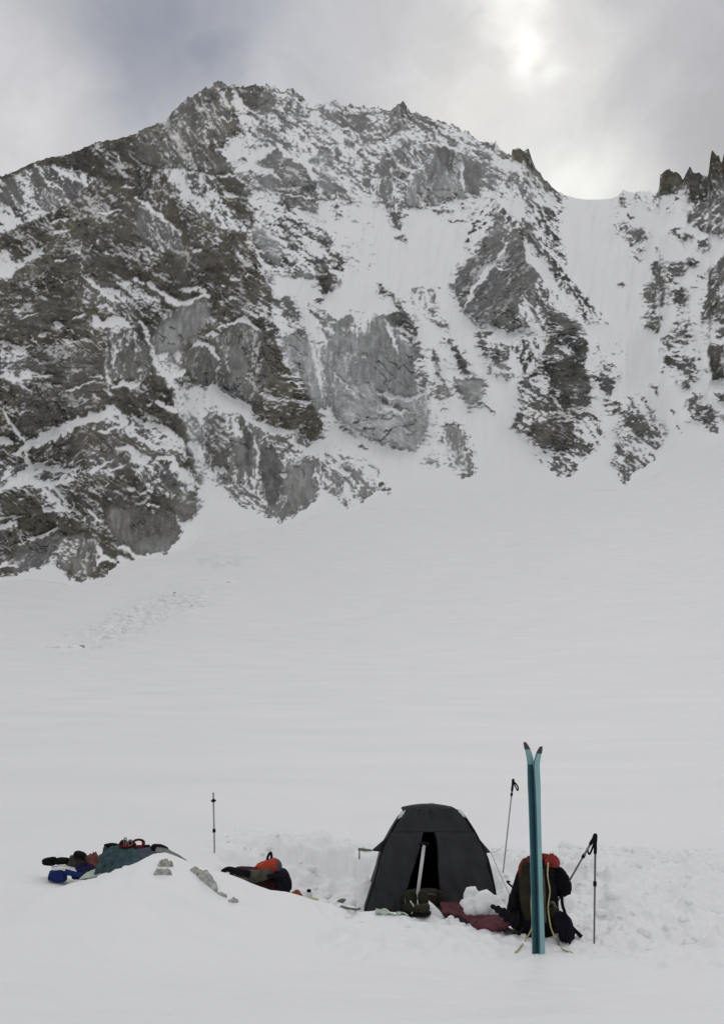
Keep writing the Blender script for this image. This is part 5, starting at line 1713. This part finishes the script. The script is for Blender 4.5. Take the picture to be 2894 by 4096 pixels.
# ------------------------------------------------------------------ ski poles
def pole(p0, p1, lab, r=.008, mat='polegrey', grip=True, basket=None, strap=None, lock=(.35, .62), sink=.12):
    """p0 where it enters the snow, p1 its upper end"""
    ax = (p1 - p0) / np.linalg.norm(p1 - p0)
    L_ = np.linalg.norm(p1 - p0)
    e = empty('ski_pole', p0, lab, 'ski pole', 'ski poles round the camp')
    lo = p0 - ax * sink
    top_ = p1 - ax * (.15 if grip else .0)
    mk('shaft', tube([lo, p0 + ax * L_ * .5, top_], [r * .85, r, r * 1.1], 10), M[mat], e)
    if grip:
        prof = [(0, 1.2), (.01, 1.7), (.05, 1.75), (.09, 1.6), (.12, 2.0), (.145, 2.1), (.155, 1.2)]
        mk('grip', tube([p1 - ax * .155 + ax * q for q, _ in prof], [r * k for _, k in prof], 12), M['black'], e)
    for t in lock:
        c__ = p0 + ax * L_ * t
        mk('clamp', tube([c__ - ax * .02, c__ + ax * .02], r * 1.75, 10), M['black'], e)
    if basket is not None:
        c__ = p0 + ax * basket
        mk('basket', tube([c__ - ax * .022, c__ - ax * .010, c__ + ax * .002, c__ + ax * .012], [r * 2.2, r * 3.2, r * 2.2, r * 1.1], 14), M['black'], e)
    if strap is not None:
        s0 = p1 - ax * .03
        S = spline([s0, s0 + np.array(strap) * .5 + [0, 0, .01], s0 + np.array(strap), s0 + np.array(strap) * .85 + [0, -.01, -.05], s0 + np.array(strap) * .4 + [0, -.01, -.03], s0], 5)
        mk('strap', tube(S, .009, 6), M['black'], e)
    return e


# alone, left
b0 = on(479, 1960, 12.4)
b0[2] = gz(b0[0], b0[1])
t0 = on(478, 1778, 12.4)
pole(b0, t0, 'thin grey ski pole upside down in the snow, alone between the two piles of gear', r=.0105, mat='alu', grip=False, basket=float(np.linalg.norm(t0 - b0)) - .085, lock=(float((1.02 * (t0[2] - b0[2]) * .0 + .36)),))
# behind the tent
b0 = on(1125, 1897, 12.7)
b0[2] = gz(b0[0], b0[1])
t0 = on(1150, 1747, 12.75)
pole(b0, t0, 'tilted ski pole with a black grip and dangling strap, standing behind the tent', r=.0085, mat='alu', strap=(.055, -.02, -.07), lock=(.83,))
# right
b0 = at(1331, 2119)
t0 = on(1334, 1874, b0[1] + .02)
pole(b0, t0, 'rightmost ski pole with a black grip, upright in the trampled snow', r=.0085, strap=(-.075, -.02, -.085), lock=(.55,))
# leaning behind the pack
t0 = on(1335, 1872, 8.78)
b0 = np.array([on(1206, 1990, 10.1)[0], 10.1, 0])
b0[2] = gz(b0[0], b0[1])
pole(b0, t0, 'ski pole leaning from behind the backpack, its black grip on the rightmost pole', r=.0085, mat='polegrey', lock=(.80,))

# ------------------------------------------------------------------ red pack in the pit, left of the tent
RD = 11.6
c_ = on(575, 1975, RD)
rp = empty('backpack', (c_[0], c_[1], gz(c_[0], c_[1])), 'red, olive and black backpack lying behind the snow ridge left of the tent', 'backpack')
mk('body', blob(on(580, 1985, RD + .1), (.34, .22, .16), 71, .07, 2.4, 2.8, 0, -.25, nu=36, nv=22, fold=.5), M['maroon'], rp)
mk('side_panel', blob(on(565, 1966, RD - .06), (.25, .15, .070), 72, .10, 2.6, 2.6, 0, .20, fold=.8), M['olivegrey'], rp)
M['packred'] = material('bright_red_nylon', (0.40, 0.055, 0.03), 0.75, 0.3, 10, 0.6, 30)
mk('lid', blob(on(600, 1945, RD), (.120, .15, .072), 73, .09, 2.4, 4.5, 0, .32, fold=.6), M['packred'], rp)
mk('lid_pocket', blob(on(575, 1953, RD - .04), (.10, .10, .045), 79, .1, 2.4, 2.6, 0, .5, fold=.6), M['darkred'], rp)
mk('lid_edge', blob(on(624, 1948, RD), (.040, .12, .09), 74, .08, 2.4, 2.6, 0, .2), M['slate'], rp)
mk('hip_belt', tube(spline([on(560, 1962, RD - .2), on(535, 1956, RD - .2), on(512, 1950, RD - .15), on(498, 1955, RD - .1)], 6), np.linspace(.042, .022, 19), 10), M['black'], rp)
mk('back_pad', blob(on(634, 1976, RD - .03), (.085, .15, .13), 75, .06, 2.2, 2.6, 0, .35), M['pouch'], rp)
mk('shoulder_strap', tube(spline([on(600, 1965, RD - .2), on(625, 1968, RD - .24), on(640, 1985, RD - .22), on(643, 2000, RD - .2)], 6), .022, 8), M['black'], rp)
mk('buckle_strap', tube(spline([on(600, 1990, RD - .24), on(606, 2004, RD - .3), on(600, 2009, RD - .32)], 6), .014, 8), M['black'], rp)
mk('haul_loop', tube(spline([on(598, 1932, RD), on(601, 1920, RD), on(607, 1913, RD), on(609, 1930, RD)], 6), .014, 8), M['black'], rp)

# ------------------------------------------------------------------ pieces of kit along the ridge
c_ = on(664, 2005, 10.6)
o = mk('orange_sack', heap((c_[0], c_[1], c_[2] - .03), .062, .05, .075, 81, crump=.4), M['orange'])
tag(o, 'small orange brown sack lying at the right end of the red backpack', 'stuff sack')
c_ = on(692, 2007, 10.3)
bt = empty('bottle', (c_[0], c_[1], c_[2] - .05), 'silver bottle with a black cap standing in the snow right of the orange sack', 'bottle')
mk('body', tube([c_ + [0, 0, -.05], c_ + [0, 0, -.045], c_ + [0, 0, .01], c_ + [0, 0, .022]], [.030, .034, .033, .02], 16), M['pale'], bt)
mk('cap', tube([c_ + [0, 0, .022], c_ + [0, 0, .026], c_ + [0, 0, .045], c_ + [0, 0, .05]], [.018, .021, .02, .012], 14), M['black'], bt)
mk('foot_ring', tube([c_ + [0, 0, -.062], c_ + [0, 0, -.046]], [.037, .036], 16), M['black'], bt)
c_ = on(701, 2022, 10.2)
o = mk('food_pouch', blob(c_, (.065, .04, .034), 83, .1, 2, 2.6, 0, -.1), M['lime'])
tag(o, 'pale yellow green pouch at the foot of the silver bottle', 'pouch')
c_ = on(728, 2032, 10.1)
o = mk('food_pouch', blob(c_, (.036, .035, .026), 84, .1, 2, 2.6), M['lime'])
tag(o, 'tiny pale yellow green packet alone right of the bottle', 'pouch')
c_ = at(768, 2024)
o = mk('glove', join(blob(c_ + [0, 0, .02], (.038, .03, .018), 85, .12, 2, 2.4), *[tube(spline([c_ + [-.03 + .02 * k, 0, .02], c_ + [-.045 + .016 * k, -.03, .022], c_ + [-.06 + .017 * k, -.055, .014]], 4), [.009] * 8 + [.005], 8) for k in range(4)], tube([c_ + [.03, 0, .02], c_ + [.055, -.02, .016]], [.010, .007], 8)), M['greystrap'])
tag(o, 'small dark grey glove dropped on the snow left of the tent', 'glove')
P = [at(q, w_) + [0, 0, .014] for q, w_ in ((764, 2037), (780, 2041), (797, 2044), (806, 2041), (812, 2035), (820, 2030))]
o = mk('webbing_strap', tube(spline(P, 6), .010, 7), M['greystrap'])
tag(o, 'grey webbing strap lying in an S on the snow left of the tent', 'strap')

# ------------------------------------------------------------------ gear heap on the left drift
HD = 10.15


def drape(topo, boto, dt, db, mat, name, seed, amp=.05, thick=.01, n=30, m=14, parent=None, bulge=.06):
    tp = resample([on(x, y, dt) for x, y in topo], n)
    bt_ = resample([on(x, y, db) for x, y in boto], n)
    P = []
    for i in range(n):
        row = []
        for v in np.linspace(0, 1, m):
            p = tp[i] * (1 - v) + bt_[i] * v
            u = i / (n - 1)
            w_ = amp * float(fbm(u * 7 + v * 2.5 + seed, v * 3 - u * 2, 4, .6, seed)) + amp * .9 * abs(float(perlin(u * 2 + v * 1.0, v * 5 + u * 2, seed + 4)))
            row.append(p + np.array([0, -w_ - bulge * math.sin(math.pi * v), w_ * .6]))
        P.append(row)
    return mk(name, slab(np.array(P), thick), mat, parent)


tp = empty('tarp', on(285, 1940, HD), 'slate teal tarp draped over the back of the snow mound', 'tarp')
drape([(236, 1902), (260, 1897), (290, 1900), (318, 1904)], [(212, 1963), (245, 1958), (285, 1944), (318, 1933)], HD + .25, HD - .12, M['teal'], 'teal_cloth', 5, parent=tp)
drape([(312, 1902), (340, 1901), (362, 1902)], [(312, 1937), (332, 1928), (356, 1912)], HD + .24, HD - .08, M['slate'], 'slate_cloth', 9, .02, parent=tp)
mk('hem', tube(spline([on(234, 1898, HD + .2), on(252, 1895, HD + .2), on(280, 1900, HD + .22), on(310, 1900, HD + .22), on(335, 1899, HD + .2)], 6), .018, 8), M['black'], tp)
drape([(196, 1958), (215, 1950), (232, 1935)], [(178, 1972), (212, 1968), (228, 1960)], HD + .05, HD - .12, M['greygreen'], 'corner_flap', 13, .015, parent=tp, n=14, m=8, bulge=.02)
o = mk('dark_fold', blob(on(358, 1904, HD + .1), (.090, .08, .040), 87, .1, 2.4, 2.3, 0, -.25), M['black'], None)
tag(o, 'black cushion like bundle on the very top of the snow mound', 'bundle')
o = drape([(352, 1901), (375, 1905), (400, 1918), (418, 1930)], [(348, 1912), (368, 1914), (395, 1926), (416, 1934)], HD - .05, HD - .22, M['tarp'], 'grey_sheet', 17, .012, .008, 26, 8, None, .03)
tag(o, 'narrow grey sheet running down the right crest of the snow mound', 'tarp')
# red rope coil and slings on the tarp
c_ = on(310, 1893, HD + .2)
ring = [c_ + np.array([.058 * math.cos(t), .02 * math.sin(2 * t), .040 * math.sin(t)]) for t in np.linspace(0, 2 * math.pi, 22)]
ring2 = [c_ + np.array([.048 * math.cos(t) - .008, .02 + .02 * math.sin(t), .034 * math.sin(t)]) for t in np.linspace(0, 2 * math.pi, 22)]
o = mk('rope_coil', join(tube(ring, .010, 7, False), tube(ring2, .009, 7, False)), M['darkred'])
tag(o, 'small dark red rope coil standing on top of the teal tarp', 'rope')
c_ = on(284, 1894, HD + .2)
sl = empty('climbing_hardware', c_, 'tangle of dark red slings and metal clips on the tarp, left of the coil', 'climbing gear')
mk('sling', tube(spline([c_ + [-.07, 0, -.02], c_ + [-.05, -.02, .025], c_ + [-.02, 0, .03], c_ + [0, -.02, -.01], c_ + [.03, 0, .035], c_ + [.06, -.01, 0], c_ + [.03, -.03, -.02], c_ + [-.05, -.03, -.015]], 5), .013, 7), M['darkred'], sl)
mk('clip', tube([c_ + np.array([-.01 + .014 * math.cos(t), -.03, .03 + .034 * math.sin(t)]) for t in np.linspace(0, 2 * math.pi, 14)], .006, 6, False), M['polegrey'], sl)
mk('clip', tube([c_ + np.array([.04 + .02 * math.cos(t), -.03, .012 + .022 * math.sin(t)]) for t in np.linspace(0, 2 * math.pi, 14)], .006, 6, False), M['polegrey'], sl)
mk('pouch', blob(c_ + [.0, .02, -.005], (.085, .05, .025), 90, .15, 2.4, 2.3), M['pouch'], sl)

# clothes to the left
M['brownolive'] = material('brown_olive_cloth', (0.045, 0.043, 0.034), 0.85, 0.5, 12, 0.7, 30)
LD = 10.4
c_ = on(125, 1933, LD)
o = mk('black_mitten', join(blob(c_ + [-.06, 0, 0], (.072, .05, .038), 91, .10, 2.3, 2.5, 0, .0, fold=.5), blob(c_ + [.055, .0, .006], (.085, .05, .034), 92, .10, 2.3, 2.5, 0, .05, fold=.5), tube(spline([c_ + [-.06, -.03, .02], c_ + [-.02, -.06, .035], c_ + [.02, -.06, .03]], 4), [.018] * 8 + [.01], 8)), M['black'])
tag(o, 'fat black mitten lying at the far left end of the gear heap', 'mitten')
c_ = on(172, 1926, LD)
o = mk('olive_jacket', heap(c_ + [0, 0, -.05], .095, .09, .10, 13), M['brownolive'])
tag(o, 'olive grey jacket bundled between black mitten and pink garment', 'jacket')
c_ = on(180, 1917, LD - .06)
o = mk('wool_hat', blob(c_, (.062, .07, .030), 94, .12, 2.4, 2.3, 0, -.3), M['black'])
tag(o, 'small black hat on top of the olive jacket', 'hat')
c_ = on(209, 1929, LD)
o = mk('pink_garment', heap(c_ + [0, 0, -.06], .095, .09, .13, 15), M['pink'])
tag(o, 'faded red garment crumpled against the left edge of the teal tarp', 'clothing')
c_ = on(190, 1948, LD - .1)
o = mk('indigo_jacket', heap(c_ + [0, 0, -.05], .115, .08, .105, 16), M['indigo'])
tag(o, 'dark indigo jacket under the olive one and the faded red garment', 'jacket')
c_ = on(142, 1960, LD - .15)
bb = empty('blue_bag', c_ - np.array([0, 0, .06]), 'royal blue bag with a pale flap on the snow at the far left', 'bag')
mk('body', blob(on(130, 1965, LD - .15), (.080, .07, .050), 97, .08, 2.3, 6, 0, -.12, fold=.5), M['blue'], bb)
mk('side_strap', tube(spline([on(146, 1956, LD - .2), on(165, 1960, LD - .2), on(190, 1964, LD - .2), on(205, 1958, LD - .18)], 6), np.linspace(.028, .02, 19), 8), M['blue'], bb)
drape([(116, 1944), (140, 1942), (168, 1944)], [(118, 1953), (142, 1951), (172, 1956)], LD - .05, LD - .2, M['pale'], 'flap', 21, .01, .008, 16, 7, bb, .02)

# stones showing through the drift
for pts, w_, sd, lab in (([(352, 1945), (389, 1945)], 15.0, 3, 'flat grey stone in the front of the snow mound, just under its crest'),
                         ([(342, 1966), (386, 1964)], 14.0, 4, 'grey stone lower in the mound front, below the flat one'),
                         ([(424, 1952), (446, 1972), (488, 2006)], 21.0, 5, 'long grey stone slanting down the right flank of the snow mound'),
                         ([(486, 2006), (508, 2018)], 8.5, 7, 'thin grey stone between the long slanting one and the lowest one'),
                         ([(510, 2026), (535, 2026)], 9.0, 6, 'lowest small grey stone at the right foot of the snow mound')):
    C_ = resample([at(x, y) for x, y in pts], 12)
    V_ = []
    for i, c_ in enumerate(C_):
        u = i / 11
        wr = (w_ / 2253 * 9.5) * (math.sqrt(max(1e-3, 1 - abs(2 * u - 1) ** 3))) * (1 + .3 * float(perlin(u * 5, sd, sd)))
        t_ = C_[min(i + 1, 11)] - C_[max(i - 1, 0)]
        t_ /= np.linalg.norm(t_)
        vw = np.array([0, 1.0, 0])
        side = np.cross(t_, vw)
        side /= np.linalg.norm(side)
        for k in range(14):
            th = 2 * math.pi * k / 14
            rj_ = 1 + .25 * float(perlin(u * 6 + k * .9, math.cos(th) * 2 + sd, sd + 3))
            V_.append(c_ + side * wr * rj_ * math.cos(th) + np.array([0, -.3, .15]) * wr * .75 * math.sin(th) * rj_)
    F_ = grid_faces(12, 14, True)
    F_ += [list(range(14))[::-1], [11 * 14 + k for k in range(14)]]
    o = mk('stone', (np.array(V_), F_), M['stone'])
    tag(o, lab, 'stone', 'stones showing through the snow mound')
